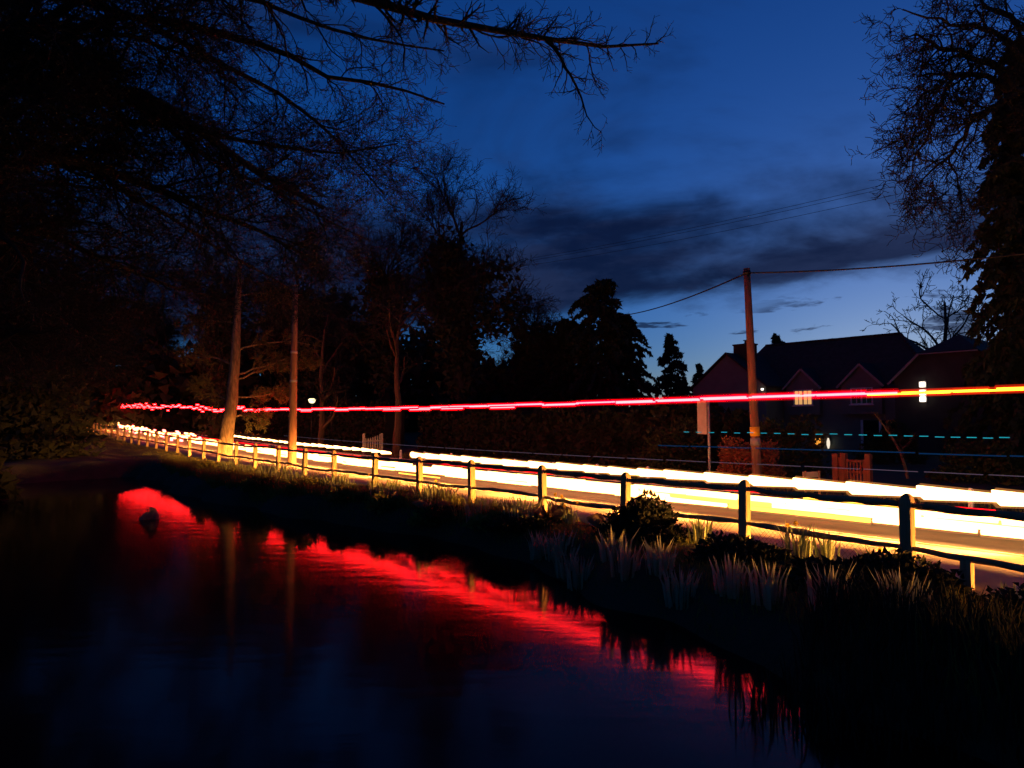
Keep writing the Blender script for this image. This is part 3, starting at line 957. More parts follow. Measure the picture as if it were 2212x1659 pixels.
    MB().beam((14.1, ry - .28, zt + .03), (17.3, ry - .28, zt + .03), .05, .07).build('gutter', 'house_trim', H)
    # bright bulkhead lamps on the right wing
    for z in (4.35, 3.85, 3.45):
        lx = 14.25
        lo = MB().box((lx - .2, ry - .10, z - .18), (lx + .2, ry - .002, z + .2)).build('wall_lamp', 'white_paint', H)
        MB().tube([(lx, ry - .17, z - .14), (lx, ry - .17, z + .14)], .15, 10).build('bulb', 'lamp_white', lo, True)
    # small security lamp at the wing eave
    lo = MB().box((wx1 - .25, wy - .12, zf - .35), (wx1 - .1, wy - .002, zf - .2)).build('security_lamp', 'white_paint', H)
    MB().tube([(wx1 - .17, wy - .2, zf - .35), (wx1 - .17, wy - .2, zf - .22)], .09, 8).build('bulb', 'lamp_white', lo, True)
    # ground floor: door frame, porch lamps
    y = -4.03
    for x in (9.4, 10.6, 11.7): MB().box((x - .08, y - .06, .0), (x + .08, y + .02, 2.2)).build('door_frame', 'white_paint', H)
    MB().box((9.48, y - .03, 0), (10.52, y - .004, 2.18)).build('door', 'dark_glass', H)
    MB().box((10.68, y - .03, 0), (11.62, y - .004, 2.18)).build('door', 'dark_glass', H)
    for x, mat, r, z in ((6.4, 'lamp_amber', .19, .62), (7.15, 'lamp_small', .11, .52)):
        lo = MB().box((x - .06, y - .12, z - .1), (x + .06, y + .01, z + .5)).build('porch_lamp', 'cable', H)
        MB().tube([(x, y - .3, z - .35), (x, y - .3, z - .1), (x, y - .3, z + .15), (x, y - .3, z + .4)], [r * .4, r, r, r * .4], 10).build('bulb', mat, lo, True)


build_house()


# ------------------------------------------------------------------ trees
def tree_thing(name, base, label, parts, group=None, catg='tree'):
    e = empty(name, base, label, catg, group)
    for nm, levels, mat in parts:
        V, F = join_tubes(levels)
        obj(nm, mesh_np(nm, V - np.array(base), F, mat), e)
    return e


def overhanging_tree():
    """Great bare tree on the left shore; limbs reach over the pond."""
    base = np.array((-12.6, 13.4, gz(-12.6, 13.4) - .1))
    top = base + np.array((.8, .4, 13.5))
    trunk = limb([base - (0, 0, .4), base + (.05, .1, 3), base + (.3, .2, 7), top], .62, .28, 10)
    def lm(px, r0, r1, z0):
        st = base + np.array((.03, .03, 1.0)) * np.array((z0, z0, z0))
        return limb([st] + [at(*q) for q in px], r0, r1, 16, .05)
    L = [lm([(-60, 190, 13.6), (120, 160, 14), (300, 195, 14.5), (430, 245, 15), (470, 320, 15.2), (560, 380, 15.6), (700, 450, 16.3)], .27, .05, 6.5),
         lm([(100, -160, 12.5), (500, -70, 12), (780, 0, 11.8), (960, 35, 11.8), (1090, 72, 11.8), (1220, 92, 12), (1330, 132, 12.2), (1422, 94, 12.4)], .22, .018, 9.5),
         lm([(200, 20, 15), (450, 60, 15), (640, 120, 15), (740, 175, 15), (850, 200, 15.2), (960, 225, 15.4)], .17, .02, 8.5),
         lm([(0, 330, 14), (180, 340, 15), (300, 400, 16), (420, 440, 17), (560, 500, 18), (680, 560, 19)], .2, .03, 5.0),
         lm([(0, 480, 15), (160, 520, 17), (320, 600, 19), (460, 640, 21)], .16, .03, 4.2),
         lm([(250, 250, 17), (480, 290, 18), (640, 330, 18.5), (790, 330, 19), (860, 310, 19)], .14, .02, 7.5),
         lm([(100, -50, 16), (330, 60, 17), (520, 160, 18), (700, 260, 19), (830, 420, 20)], .15, .02, 9.5),
         lm([(300, -60, 14), (520, -10, 13.5), (700, 60, 13.5), (870, 100, 13.5), (960, 110, 13.6)], .12, .015, 10.5),
         lm([(-50, 60, 13), (100, 40, 13), (280, 70, 13.5), (400, 120, 14)], .16, .03, 8.0),
         lm([(-50, 600, 16), (80, 640, 18), (170, 720, 20), (240, 760, 22)], .14, .03, 3.5),
         lm([(0, 250, 18), (150, 330, 20), (350, 460, 23), (520, 560, 26), (650, 640, 28)], .15, .03, 6.0),
         lm([(0, 80, 18), (200, 150, 20), (450, 350, 23), (640, 430, 25), (800, 520, 26)], .15, .03, 8.0)]
    over = [limb([top, top + (4, -2, 3), top + (9, -3, 4.2), top + (14, -3, 4.4), top + (19, -2, 3.8)], .26, .04, 14, .08),  # unseen limbs added above the view to block sky over the pond
            limb([top, top + (3.5, 1, 3), top + (8, 2.5, 5.0), top + (13, 4, 6.4), top + (18, 6, 7)], .22, .03, 14, .08),
            limb([top, top + (2.5, 3, 3), top + (5, 6, 5.5), top + (8, 9, 8), top + (11, 12, 10)], .2, .03, 12, .08),
            limb([top, top + (3, -5, 2), top + (8, -8, 3), top + (13, -9, 3)], .2, .03, 12, .08)]
    L += over
    limbs = cat(*L)
    # the hanging spray at the end of the top limb
    hang = limb([at(1180, 88, 11.9), at(1212, 120, 11.9), at(1236, 170, 12), at(1250, 205, 12), at(1262, 250, 12), at(1300, 286, 12)], .035, .006, 10, .02)
    thin = np.array([k in (1, 2, 7) for k in range(len(L))])
    a1 = grow(limbs[0][~thin], limbs[1][~thin], 46, 3.1, 45, 7, .22, -.03, .18, .98, .42, .010, taper_t=.58)
    b1 = grow(limbs[0][thin], limbs[1][thin], 36, 2.6, 40, 7, .2, -.05, .15, .98, .42, .010, taper_t=.84)
    b2 = grow(b1[0], b1[1], 7, .75, 42, 5, .24, -.02, .2, 1, .55, .006, taper_t=.5)
    b3 = grow(b2[0], b2[1], 5, .24, 48, 3, .24, .02, .2, 1, .6, .005, taper_t=.3, rmin=.0055)
    a2 = grow(a1[0], a1[1], 10, 1.3, 44, 5, .26, -.02, .2, 1, .55, .006, taper_t=.4)
    a3 = grow(a2[0], a2[1], 9, .55, 46, 3, .28, .0, .15, 1, .6, .004, taper_t=.3, rmin=.0058)
    h1 = grow(hang[0], hang[1], 14, .75, 55, 4, .2, .05, .1, 1, .6, .004)
    h2 = grow(h1[0], h1[1], 7, .22, 50, 2, .2, .05, .1, 1, .7, .004)
    sp = grow(limbs[0][1:2, 9:], limbs[1][1:2, 9:], 60, .55, 60, 3, .22, .1, 0, 1, .5, .004, taper_t=.3)
    sp2 = grow(sp[0], sp[1], 6, .18, 50, 2, .2, .05, .1, 1, .7, .004)
    e = empty('overhanging_tree', base, 'great bare tree with long twiggy limbs reaching over the pond from above', 'tree')
    def ad(nm, lv, mat):
        V, F = join_tubes(lv); return obj(nm, mesh_np(nm, V - base, F, mat), e)
    ad('trunk', [(trunk[0], trunk[1], 14)], 'dark_bark')
    for l in L: ad('limb', [(l[0], l[1], 8)], 'dark_bark')
    o = ad('crown', [(b1[0], b1[1], 4), (b2[0], b2[1], 3), (b3[0], b3[1], 3), (a1[0], a1[1], 4), (a2[0], a2[1], 3), (a3[0], a3[1], 3), (hang[0], hang[1], 6), (h1[0], h1[1], 3), (h2[0], h2[1], 3), (sp[0], sp[1], 4), (sp2[0], sp2[1], 3)], 'twig')
    # swelling buds on the twig ends
    ends = np.concatenate([a3[0][:, -1], a3[0][:, 2]]); dd = np.concatenate([a3[0][:, -1] - a3[0][:, -2]] * 2)
    V, T = tris(ends, dd, .05, .35)
    obj('buds', mesh_np('buds', V - base, [T], 'twig'), e)['kind'] = 'stuff'


def hooked_tree():
    """Bare tree on the right, limbs drooping into the sky."""
    Y0 = 24.0
    base = np.array(tuple(at(2480, 915, Y0))); base[2] = gz(base[0], base[1]) - .1
    j = np.array(tuple(at(2330, 170, 23.5)))
    trunk = limb([base - (0, 0, .3), base * .6 + j * .4 + (.4, 0, 0), j], .5, .26, 12)
    D = 23.0
    L = [limb([j, at(2212, 200, D), at(2190, 198, D), at(2150, 175, D), at(2130, 165, D), at(2060, 160, D), at(1985, 165, D)], .2, .03, 14, .06),
         limb([at(2190, 198, D), at(2170, 150, D), at(2120, 120, D), at(2040, 112, D), at(1970, 70, D), at(1940, 90, D)], .15, .02, 14, .07),
         limb([at(2195, 205, D), at(2140, 232, D), at(2090, 270, D), at(2060, 320, D), at(2040, 350, D), at(2010, 372, D), at(1985, 400, D)], .12, .02, 14, .05),
         limb([j, at(2230, 60, D), at(2140, 20, D + .5), at(2060, -40, D + .5)], .17, .03, 12, .06),
         limb([at(2212, 130, D), at(2150, 70, D - .5), at(2080, 45, D - 1), at(2000, 40, D - 1), at(1950, 20, D - 1)], .11, .02, 12, .06),
         limb([at(2060, 160, D), at(2030, 220, D - .5), at(2000, 300, D - .6), at(1975, 360, D - .5), at(1950, 430, D - .4)], .07, .014, 12, .06),
         limb([at(2100, 145, D), at(2020, 190, D - 1), at(1960, 240, D - 1), at(1920, 260, D - 1)], .07, .014, 10, .06),
         limb([at(2050, 335, D), at(2068, 400, D), at(2085, 440, D), at(2060, 500, D)], .04, .01, 8, .05)]
    limbs = cat(*L)
    a1 = grow(limbs[0], limbs[1], 20, 2.1, 55, 8, .34, -.14, .12, 1, .5, .010, taper_t=.35)
    a2 = grow(a1[0], a1[1], 7, .95, 48, 6, .34, -.02, .2, 1, .6, .008, taper_t=.3)
    a3 = grow(a2[0], a2[1], 5, .42, 45, 4, .3, .05, .2, 1, .8, .010, taper_t=.2, rmin=.011)
    e = empty('hooked_tree', base, 'bare tree with hooked drooping twigs hanging into the sky beside the tall dark conifer', 'tree')
    def ad(nm, lv, mat):
        V, F = join_tubes(lv); return obj(nm, mesh_np(nm, V - base, F, mat), e)
    ad('trunk', [(trunk[0], trunk[1], 12)], 'dark_bark')
    for l in L: ad('limb', [(l[0], l[1], 7)], 'dark_bark')
    ad('crown', [(a1[0], a1[1], 4), (a2[0], a2[1], 3), (a3[0], a3[1], 3)], 'twig')


def bare_levels(h, r, spread=1.0, n=(9, 7, 7, 6), fork=.35, up=.05, tw=.013, droop=0.0, seed=0):
    global rng
    keep = rng; rng = np.random.default_rng(seed)
    trunk = limb([(0, 0, -.4), (.02 * h, 0, h * .25), (-.01 * h, .01 * h, h * .55), (.02 * h, 0, h * .86)], r, r * .22, 12, .04)
    a1 = grow(trunk[0], trunk[1], n[0], h * .42 * spread, 48, 8, .16, up, fork, 1, .62, .04, taper_t=.45)
    a2 = grow(a1[0], a1[1], n[1], h * .20 * spread, 45, 6, .2, up * .6 - droop, .25, 1, .55, .02, taper_t=.4)
    a3 = grow(a2[0], a2[1], n[2], h * .085, 45, 4, .24, up * .5 - droop, .2, 1, .55, tw, taper_t=.3)
    a4 = grow(a3[0], a3[1], n[3], h * .04, 45, 3, .25, 0 - droop, .2, 1, .6, tw, taper_t=.3, rmin=tw)
    rng = keep
    return trunk, a1, a2, a3, a4


def bare_meshes(h, r, ivy=0, **k):
    t, a1, a2, a3, a4 = bare_levels(h, r, **k)
    m3 = None
    if ivy:
        src = np.concatenate([np.repeat(t[0][0], 6, 0), a1[0].reshape(-1, 3)])
        src = src[(src[:, 2] > .5) & (src[:, 2] < h * .78)]
        c = src[rng.integers(0, len(src), ivy // 26)]
        pos = np.repeat(c, 26, 0) + rng.normal(size=(len(c) * 26, 3)) * .034 * h
        V, T = tris(pos, rng.normal(size=pos.shape) + np.array([0, 0, -.6]), .45, .45)
        m3 = mesh_np('ivy', V, [T], 'hedge_leaf', False)
    V, F = join_tubes([(t[0], t[1], 12), (a1[0], a1[1], 6)]); m1 = mesh_np('trunk', V, F, k.get('bark', 'dark_bark') if False else 'dark_bark')
    V, F = join_tubes([(a2[0], a2[1], 4), (a3[0], a3[1], 3), (a4[0], a4[1], 3)]); m2 = mesh_np('crown', V, F, 'twig')
    return (m1, m2, m3) if m3 else (m1, m2)


def place_tree(name, ms, base, label, rz=0.0, sc=1.0, group=None):
    e = empty(name, base, label, 'tree', group, rz); e.scale = (sc, sc, sc)
    obj('trunk', ms[0], e); obj('crown', ms[1], e)
    if len(ms) > 2: obj('ivy', ms[2], e)['kind'] = 'stuff'
    return e


def gp(u, Y, dz=-.1):
    p = at(u, 915, Y); return Vector((p.x, p.y, gz(p.x, p.y) + dz))


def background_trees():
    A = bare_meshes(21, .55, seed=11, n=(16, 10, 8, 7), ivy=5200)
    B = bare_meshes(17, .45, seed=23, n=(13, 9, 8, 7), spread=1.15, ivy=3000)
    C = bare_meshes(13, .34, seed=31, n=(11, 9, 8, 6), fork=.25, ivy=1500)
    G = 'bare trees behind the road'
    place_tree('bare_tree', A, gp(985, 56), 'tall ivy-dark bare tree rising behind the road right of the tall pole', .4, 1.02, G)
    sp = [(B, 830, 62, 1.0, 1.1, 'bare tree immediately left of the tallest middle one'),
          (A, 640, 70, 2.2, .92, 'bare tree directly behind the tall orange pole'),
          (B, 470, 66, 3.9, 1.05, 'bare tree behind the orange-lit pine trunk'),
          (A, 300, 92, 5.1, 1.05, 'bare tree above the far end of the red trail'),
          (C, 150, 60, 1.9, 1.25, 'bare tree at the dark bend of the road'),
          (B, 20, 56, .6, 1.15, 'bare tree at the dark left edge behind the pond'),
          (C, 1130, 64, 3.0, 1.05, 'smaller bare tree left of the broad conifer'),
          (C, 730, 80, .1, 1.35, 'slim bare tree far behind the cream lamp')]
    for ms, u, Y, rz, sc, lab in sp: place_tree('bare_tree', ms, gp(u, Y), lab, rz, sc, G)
    # small gnarled oak against the bright sky
    O = bare_meshes(11, .30, seed=5, n=(10, 6, 4, 3), fork=.42, up=.03, tw=.02)
    e = place_tree('gnarled_oak', O, gp(2052, 70), 'small gnarled bare oak against the bright sky right of the roof', 1.2, 1.5)
    # trunks catching the light beyond the road
    for u, p, lab, seed, lean in ((692, 22.6, 'dim brown trunk of a young tree beyond the road, just right of the tall pole', 41, -.6),
                                  (856, 23.0, 'dim brown trunk with slanting side branches where the white dashes end', 47, -.4)):
        s = s_at(u, p); b = road_pt(s, p, -.05)
        t, a1, a2, a3, a4 = bare_levels(11, .30, seed=seed, n=(8, 6, 5, 3), fork=.12)
        e = empty('young_tree', b, lab, 'tree')
        V, F = join_tubes([(t[0], t[1], 12), (a1[0], a1[1], 6)]); obj('trunk', mesh_np('trunk', V, F, 'young_bark'), e)
        V, F = join_tubes([(a2[0], a2[1], 4), (a3[0], a3[1], 3), (a4[0], a4[1], 3)]); obj('crown', mesh_np('crown', V, F, 'twig'), e)
    # slim curving stem in the garden on the right
    b = gp(1960, 27)
    st = limb([(0, 0, -.2), (-.2, 0, .9), (-.6, 0, 1.7), (-1.2, .1, 2.6)], .07, .03, 10)
    c = grow(st[0], st[1], 8, 1.0, 50, 5, .2, .1, .35, 1, .5, .008); c2 = grow(c[0], c[1], 6, .4, 45, 3, .2, .1, .2, 1, .6, .006)
    e = empty('garden_sapling', b, 'slim curving sapling in the dark garden right of the gate', 'tree')
    V, F = join_tubes([(st[0], st[1], 8)]); obj('trunk', mesh_np('trunk', V, F, 'bark'), e)
    V, F = join_tubes([(c[0], c[1], 4), (c2[0], c2[1], 3)]); obj('crown', mesh_np('crown', V, F, 'pale_twig'), e)


def conifer_meshes(h, rb, seed, layers=34, per=11, droop=.35, leaf=.34, tip=.06, n_leaf=34, shape=1.0):
    global rng
    keep = rng; rng = np.random.default_rng(seed)
    trunk = limb([(0, 0, -.4), (0, 0, h * .5), (.02 * h, 0, h)], h * .02, .03, 8, .02)
    zz = np.repeat(np.linspace(.03, .985, layers) * h, per); M = len(zz)
    zz = zz + rng.normal(size=M) * h * .012
    rad = rb * ((1 - np.clip(zz / h, 0, .99)) ** shape * (1 - tip) + tip) * rng.choice([.55, .7, .85, 1.0, 1.25, 1.4], M) * rng.uniform(.9, 1.1, M)
    az = rng.uniform(0, 2 * pi, M)
    d = np.stack([np.cos(az), np.sin(az), rng.uniform(.1, .5, M)], -1)
    pos = np.stack([np.zeros(M), np.zeros(M), zz], -1)
    K = 6; pts = np.zeros((M, K + 1, 3)); pts[:, 0] = pos; dd = unit(d)
    for k in range(K):
        dd = unit(dd + rng.normal(size=(M, 3)) * .12 + np.array([0, 0, -droop * (.25 + .2 * k)]) * .5)
        pos = pos + dd * (rad / K)[:, None]; pts[:, k + 1] = pos
    br = np.linspace(.035, .008, K + 1)[None].repeat(M, 0)
    V1, F1 = join_tubes([(trunk[0], trunk[1], 8), (pts, br, 3)])
    t = rng.uniform(.12, 1, (M, n_leaf)) ** .8 * K
    i = np.minimum(t.astype(int), K - 1); w = (t - i)[..., None]; bi = np.arange(M)[:, None]
    lp = (pts[bi, i] * (1 - w) + pts[bi, i + 1] * w).reshape(-1, 3)
    ld = unit((pts[bi, i + 1] - pts[bi, i]).reshape(-1, 3) * 2 + rng.normal(size=(M * n_leaf, 3)) * .8 + np.array([0, 0, -droop * 1.3]))
    lp = lp + rng.normal(size=lp.shape) * .06
    V2, T2 = tris(lp, ld, leaf, .34)
    rng = keep
    return mesh_np('trunk', V1, F1, 'dark_bark'), mesh_np('crown', V2, [T2], 'conifer', False)


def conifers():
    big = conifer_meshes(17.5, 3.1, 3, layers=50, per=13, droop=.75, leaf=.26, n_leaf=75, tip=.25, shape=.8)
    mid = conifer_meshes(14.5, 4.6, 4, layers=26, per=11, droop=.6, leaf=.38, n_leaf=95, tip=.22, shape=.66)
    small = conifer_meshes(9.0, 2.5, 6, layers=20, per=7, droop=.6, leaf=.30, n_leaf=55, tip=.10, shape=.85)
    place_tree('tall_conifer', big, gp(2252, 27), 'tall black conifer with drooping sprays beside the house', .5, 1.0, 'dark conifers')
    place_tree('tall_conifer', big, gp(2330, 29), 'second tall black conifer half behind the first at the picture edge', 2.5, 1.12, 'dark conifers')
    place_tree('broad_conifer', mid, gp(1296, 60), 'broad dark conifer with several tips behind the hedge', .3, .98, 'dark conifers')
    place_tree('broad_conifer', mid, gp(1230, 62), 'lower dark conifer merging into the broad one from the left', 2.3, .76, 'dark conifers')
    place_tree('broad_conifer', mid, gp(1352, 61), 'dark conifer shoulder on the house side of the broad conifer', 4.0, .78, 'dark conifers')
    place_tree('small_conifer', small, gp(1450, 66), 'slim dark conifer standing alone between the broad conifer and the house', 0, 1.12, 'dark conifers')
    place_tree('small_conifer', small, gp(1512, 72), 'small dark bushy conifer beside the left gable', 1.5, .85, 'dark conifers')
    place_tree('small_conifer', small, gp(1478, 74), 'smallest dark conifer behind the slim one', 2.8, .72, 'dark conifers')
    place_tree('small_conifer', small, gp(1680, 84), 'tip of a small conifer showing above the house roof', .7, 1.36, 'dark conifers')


def lit_pine():
    """Tree on the footpath edge, trunk and sprays lit from the road."""
    s = s_at(484, 13.0); b = road_pt(s, 13.0, .05)
    e = empty('roadside_pine', b, 'pine with orange-lit trunk and feathery sprays standing before the red trail', 'tree')
    D = b.y
    px = [(484, 990), (492, 920), (500, 870), (507, 800), (512, 700), (518, 560)]
    tr = limb([Vector((b.x, b.y, b.z - .4))] + [at(u, v, D) for u, v in px], .46, .12, 16, .02)
    lim = []
    for q in ([(502, 858), (545, 858), (590, 850), (625, 838)], [(505, 820), (560, 800), (610, 785), (670, 772)], [(507, 810), (570, 790), (630, 770), (680, 790)],
              [(504, 900), (535, 898), (560, 905)], [(500, 868), (465, 850), (430, 828)], [(510, 760), (560, 740), (640, 735), (670, 745)], [(512, 700), (450, 690), (390, 700)],
              [(508, 790), (460, 770), (400, 770)], [(514, 640), (570, 630), (620, 640)]):
        lim.append(limb([at(u, v, D + k * .35) for k, (u, v) in enumerate(q)], .07, .02, 8, .04))
    Lm = cat(*lim)
    a1 = grow(Lm[0], Lm[1], 22, 1.2, 40, 5, .16, -.02, .2, 1, .55, .01)
    a2 = grow(a1[0], a1[1], 6, .5, 38, 3, .16, 0, .2, 1, .6, .006)
    V, F = join_tubes([(tr[0], tr[1], 14)]); obj('trunk', mesh_np('trunk', V - np.array(b), F, 'bark'), e)
    for l in lim:
        V, F = join_tubes([(l[0], l[1], 6)]); obj('limb', mesh_np('limb', V - np.array(b), F, 'bark'), e)
    V, F = join_tubes([(a1[0], a1[1], 3), (a2[0], a2[1], 3)]); obj('crown', mesh_np('crown', V - np.array(b), F, 'pale_twig'), e)
    K = a2[0].shape[1]; n = 14
    t = rng.uniform(.1, 1, (len(a2[0]), n)) * (K - 1); i = np.minimum(t.astype(int), K - 2); w = (t - i)[..., None]; bi = np.arange(len(a2[0]))[:, None]
    lp = (a2[0][bi, i] * (1 - w) + a2[0][bi, i + 1] * w).reshape(-1, 3)
    ld = (a2[0][bi, i + 1] - a2[0][bi, i]).reshape(-1, 3); ld = unit(ld) + rng.normal(size=ld.shape) * .5
    V, T = tris(lp, ld, .21, .13); obj('needles', mesh_np('needles', V - np.array(b), [T], 'pine_needles', False), e)['kind'] = 'stuff'


overhanging_tree(); hooked_tree(); background_trees(); conifers(); lit_pine()


# ------------------------------------------------------------------ hedges, shrubs
def leaf_mass(n, sx, sy, sz, leaf, seed, dome=True, shell=.45):
    r = np.random.default_rng(seed)
    d = unit(r.normal(size=(n, 3))); 
    if dome: d[:, 2] = np.abs(d[:, 2])
    rad = r.uniform(shell, 1.0, n) ** .6
    lump = 1 + .14 * np.sin(5 * d[:, 0] + seed) + .12 * np.sin(7 * d[:, 1] + 2 * seed) + .08 * np.sin(11 * d[:, 2])
    pos = d * (rad * lump)[:, None] * np.array([sx, sy, sz])
    global rng
    keep = rng; rng = r
    V, T = tris(pos, d + r.normal(size=(n, 3)) * .7, leaf, .4)
    rng = keep
    return V, T


def shrub(name, base, sx, sy, sz, n, leaf, mat, label, seed, group=None, stems=True, catg='shrub', rz=0.0):
    e = empty(name, base, label, catg, group, rz)
    V, T = leaf_mass(n, sx, sy, sz, leaf, seed)
    obj('foliage', mesh_np('foliage', V, [T], mat, False), e)['kind'] = 'stuff'
    if stems:
        r = random.Random(seed); mb = MB()
        for k in range(6):
            a = r.uniform(0, 2 * pi); q = r.uniform(.2, .6)
            mb.tube([(0, 0, -.2), (cos(a) * sx * q * .5, sin(a) * sy * q * .5, sz * .45), (cos(a) * sx * q, sin(a) * sy * q, sz * .85)], [.05, .03, .012], 5)
        mb.build('stems', 'dark_bark', e, True)
    return e


def hedge(label, s0, s1, p, w, h, seed, mat='hedge_leaf', n_per=420):
    q = road_pt((s0 + s1) / 2, p); e = empty('hedge', (q.x, q.y, q.z), label, 'hedge')
    r = np.random.default_rng(seed); n = int(n_per * (s1 - s0))
    s = r.uniform(s0, s1, n); hh = h * (1 + .08 * np.sin(s * .9 + seed) + .06 * np.sin(s * 2.3))
    face = r.random(n)
    pp = np.where(face < .5, -w, np.where(face < .62, w, r.uniform(-w, w, n))) + r.normal(size=n) * .12
    z = np.where(face < .62, r.uniform(0, 1, n) * hh, hh + r.normal(size=n) * .1)
    X, Y = RP(s, p + pp); pos = np.stack([X, Y, z + rise(s)], -1)
    global rng
    keep = rng; rng = r
    V, T = tris(pos, r.normal(size=(n, 3)), .30, .45)
    rng = keep
    obj('foliage', mesh_np('foliage', V - np.array(q), [T], mat, False), e)['kind'] = 'stuff'
    mb = MB()                                     # dense woody core
    K = max(2, int((s1 - s0) / 3))
    A = [road_pt(x, p - w + .15) for x in np.linspace(s0 + .2, s1 - .2, K)]; B = [road_pt(x, p + w - .15) for x in np.linspace(s0 + .2, s1 - .2, K)]
    v = []; f = []
    for a, b in zip(A, B):
        for t, z in ((a, -.2), (a, h * .9), (b, h * .9), (b, -.2)): v.append(Vector((t.x, t.y, t.z + z)) - q)
    for k in range(K - 1):
        for c in range(3): f.append((k * 4 + c, k * 4 + c + 1, k * 4 + c + 5, k * 4 + c + 4))
    f += [(0, 1, 2, 3), tuple((K - 1) * 4 + c for c in (3, 2, 1, 0))]
    mb.add(v, f).build('core', mat, e)
    return e


def build_shrubs():
    hedge('long dark hedge behind the road between the dim trunk and the road sign', 17.5, 44, 27.5, .8, 2.9, 1)
    hedge('dark hedge far along the road behind the lit pine', 48, 110, 27.0, 1.0, 3.4, 2, n_per=260)
    hedge('dark garden hedge right of the wooden gate', -14, 4.6, 28.5, .8, 2.6, 3)
    # clipped copper beech round the leaning pole
    c = road_pt(s_at(1612, 23.2), 23.2); c.z = gz(c.x, c.y)
    shrub('beech_bush', c, 1.15, .9, 1.55, 5200, .11, 'beech_leaf', 'rounded copper brown bush at the foot of the leaning pole', 4)
    for u, Y, sx, sz, lab, sd in ((1700, 29, 1.5, 2.6, 'loose garden shrub behind the leaning pole', 5), (1460, 31, 1.5, 2.4, 'faint green shrub left of the road sign', 6),
                                  (1925, 36, 1.6, 2.0, 'dark garden shrub right of the patio doors', 7), (2120, 26, 1.8, 1.5, 'pale-tipped shrub right of the sapling', 8)):
        shrub('garden_shrub', gp(u, Y), sx, sx * .9, sz, 2600, .16, 'garden_leaf', lab, sd, 'garden shrubs')
    # screens of dark growth at the left edge
    for u, Y, sx, sz, lab, sd in ((-40, 40, 5.0, 7.0, 'large dark evergreen shrub hiding the road at the left edge', 9), (-290, 25, 4.2, 6.5, 'nearer dark evergreen shrub on the left shore', 10),
                                  (92, 60, 3.0, 4.6, 'dark shrub where the road disappears', 12)):
        shrub('evergreen_shrub', gp(u, Y), sx, sx * .8, sz, 9000, .42, 'hedge_leaf', lab, sd, 'dark left shore shrubs')
    for u, Y, sx, sz, lab, sd in ((262, 98, 1.6, 5.2, 'brown-lit shrub above the far end of the trails', 13), (188, 98, 1.0, 5.0, 'narrow brown-lit shrub at the dark bend', 14)):
        shrub('roadside_shrub', gp(u, Y), sx, sx, sz, 1500, .25, 'beech_leaf', lab, sd, 'lit shrubs at the bend')
    # bramble mounds in front of the fence
    for s, dp, sx, sz, lab, sd, n in ((9.0, -.9, .82, .80, 'black bramble mound in front of the fence left of the second nearest post', 20, 4200),
                                      (6.7, -1.2, .9, .42, 'low dark bramble mound below the second nearest post', 21, 3000), (12.2, -1.4, .8, .20, 'low dark bramble patch below the fourth nearest post', 22, 3000),
                                      (15.2, -1.3, .8, .18, 'low dark bramble patch below the fifth nearest post', 23, 2600), (18.6, -1.2, .8, .2, 'low dark bramble patch below the sixth nearest post', 24, 2600),
                                      (4.4, -1.5, 1.2, .4, 'dark bramble patch at the foot of the nearest post', 25, 3600), (23, -1.4, .9, .2, 'far bramble patch on the bank below the eighth post', 26, 2200),
                                      (2.0, -1.8, 1.3, .38, 'dark bramble patch under the stub posts', 27, 3600)):
        q = road_pt(s, P_FENCE + dp); q.z = gz(q.x, q.y) - .03
        shrub('bramble_bush', q, sx, sx * .8, sz, n, .085, 'bramble', lab, sd, 'brambles on the bank')


build_shrubs()


def build_bank_plants():
    for k, (s, p, sz, lab) in enumerate(((13.0, 9.9, .42, 'beside the water inlet'), (15.4, 9.7, .36, 'below the bay left of the sixth post'), (17.4, 9.5, .42, 'at the water below the seventh post'), (19.6, 9.3, .40, 'at the water left of the seventh post'),
                                         (22.0, 8.9, .44, 'on the point below the eighth post'), (24.8, 8.5, .42, 'on the point below the ninth post'), (28.0, 8.4, .46, 'on the point below the tenth post'), (32.0, 8.6, .5, 'on the far bank beside the red reflection'))):
        q = road_pt(s, p); q.z = max(gz(q.x, q.y), WATER_Z)
        shrub('dock_plant', q, .55, .45, sz, 420, .13, 'grass', 'ragged leafy green plant ' + lab, 70 + k, 'leafy plants on the bank', catg='plant')


build_bank_plants()


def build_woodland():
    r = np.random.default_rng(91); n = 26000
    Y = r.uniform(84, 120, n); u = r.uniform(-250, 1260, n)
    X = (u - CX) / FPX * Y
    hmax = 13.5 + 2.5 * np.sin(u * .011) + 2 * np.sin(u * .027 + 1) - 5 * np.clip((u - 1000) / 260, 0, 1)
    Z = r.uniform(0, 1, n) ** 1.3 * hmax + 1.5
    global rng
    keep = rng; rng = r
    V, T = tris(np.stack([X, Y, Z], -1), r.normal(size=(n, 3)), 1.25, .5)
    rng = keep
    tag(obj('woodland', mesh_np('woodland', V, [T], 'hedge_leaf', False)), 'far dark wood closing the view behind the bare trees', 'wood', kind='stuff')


build_woodland()


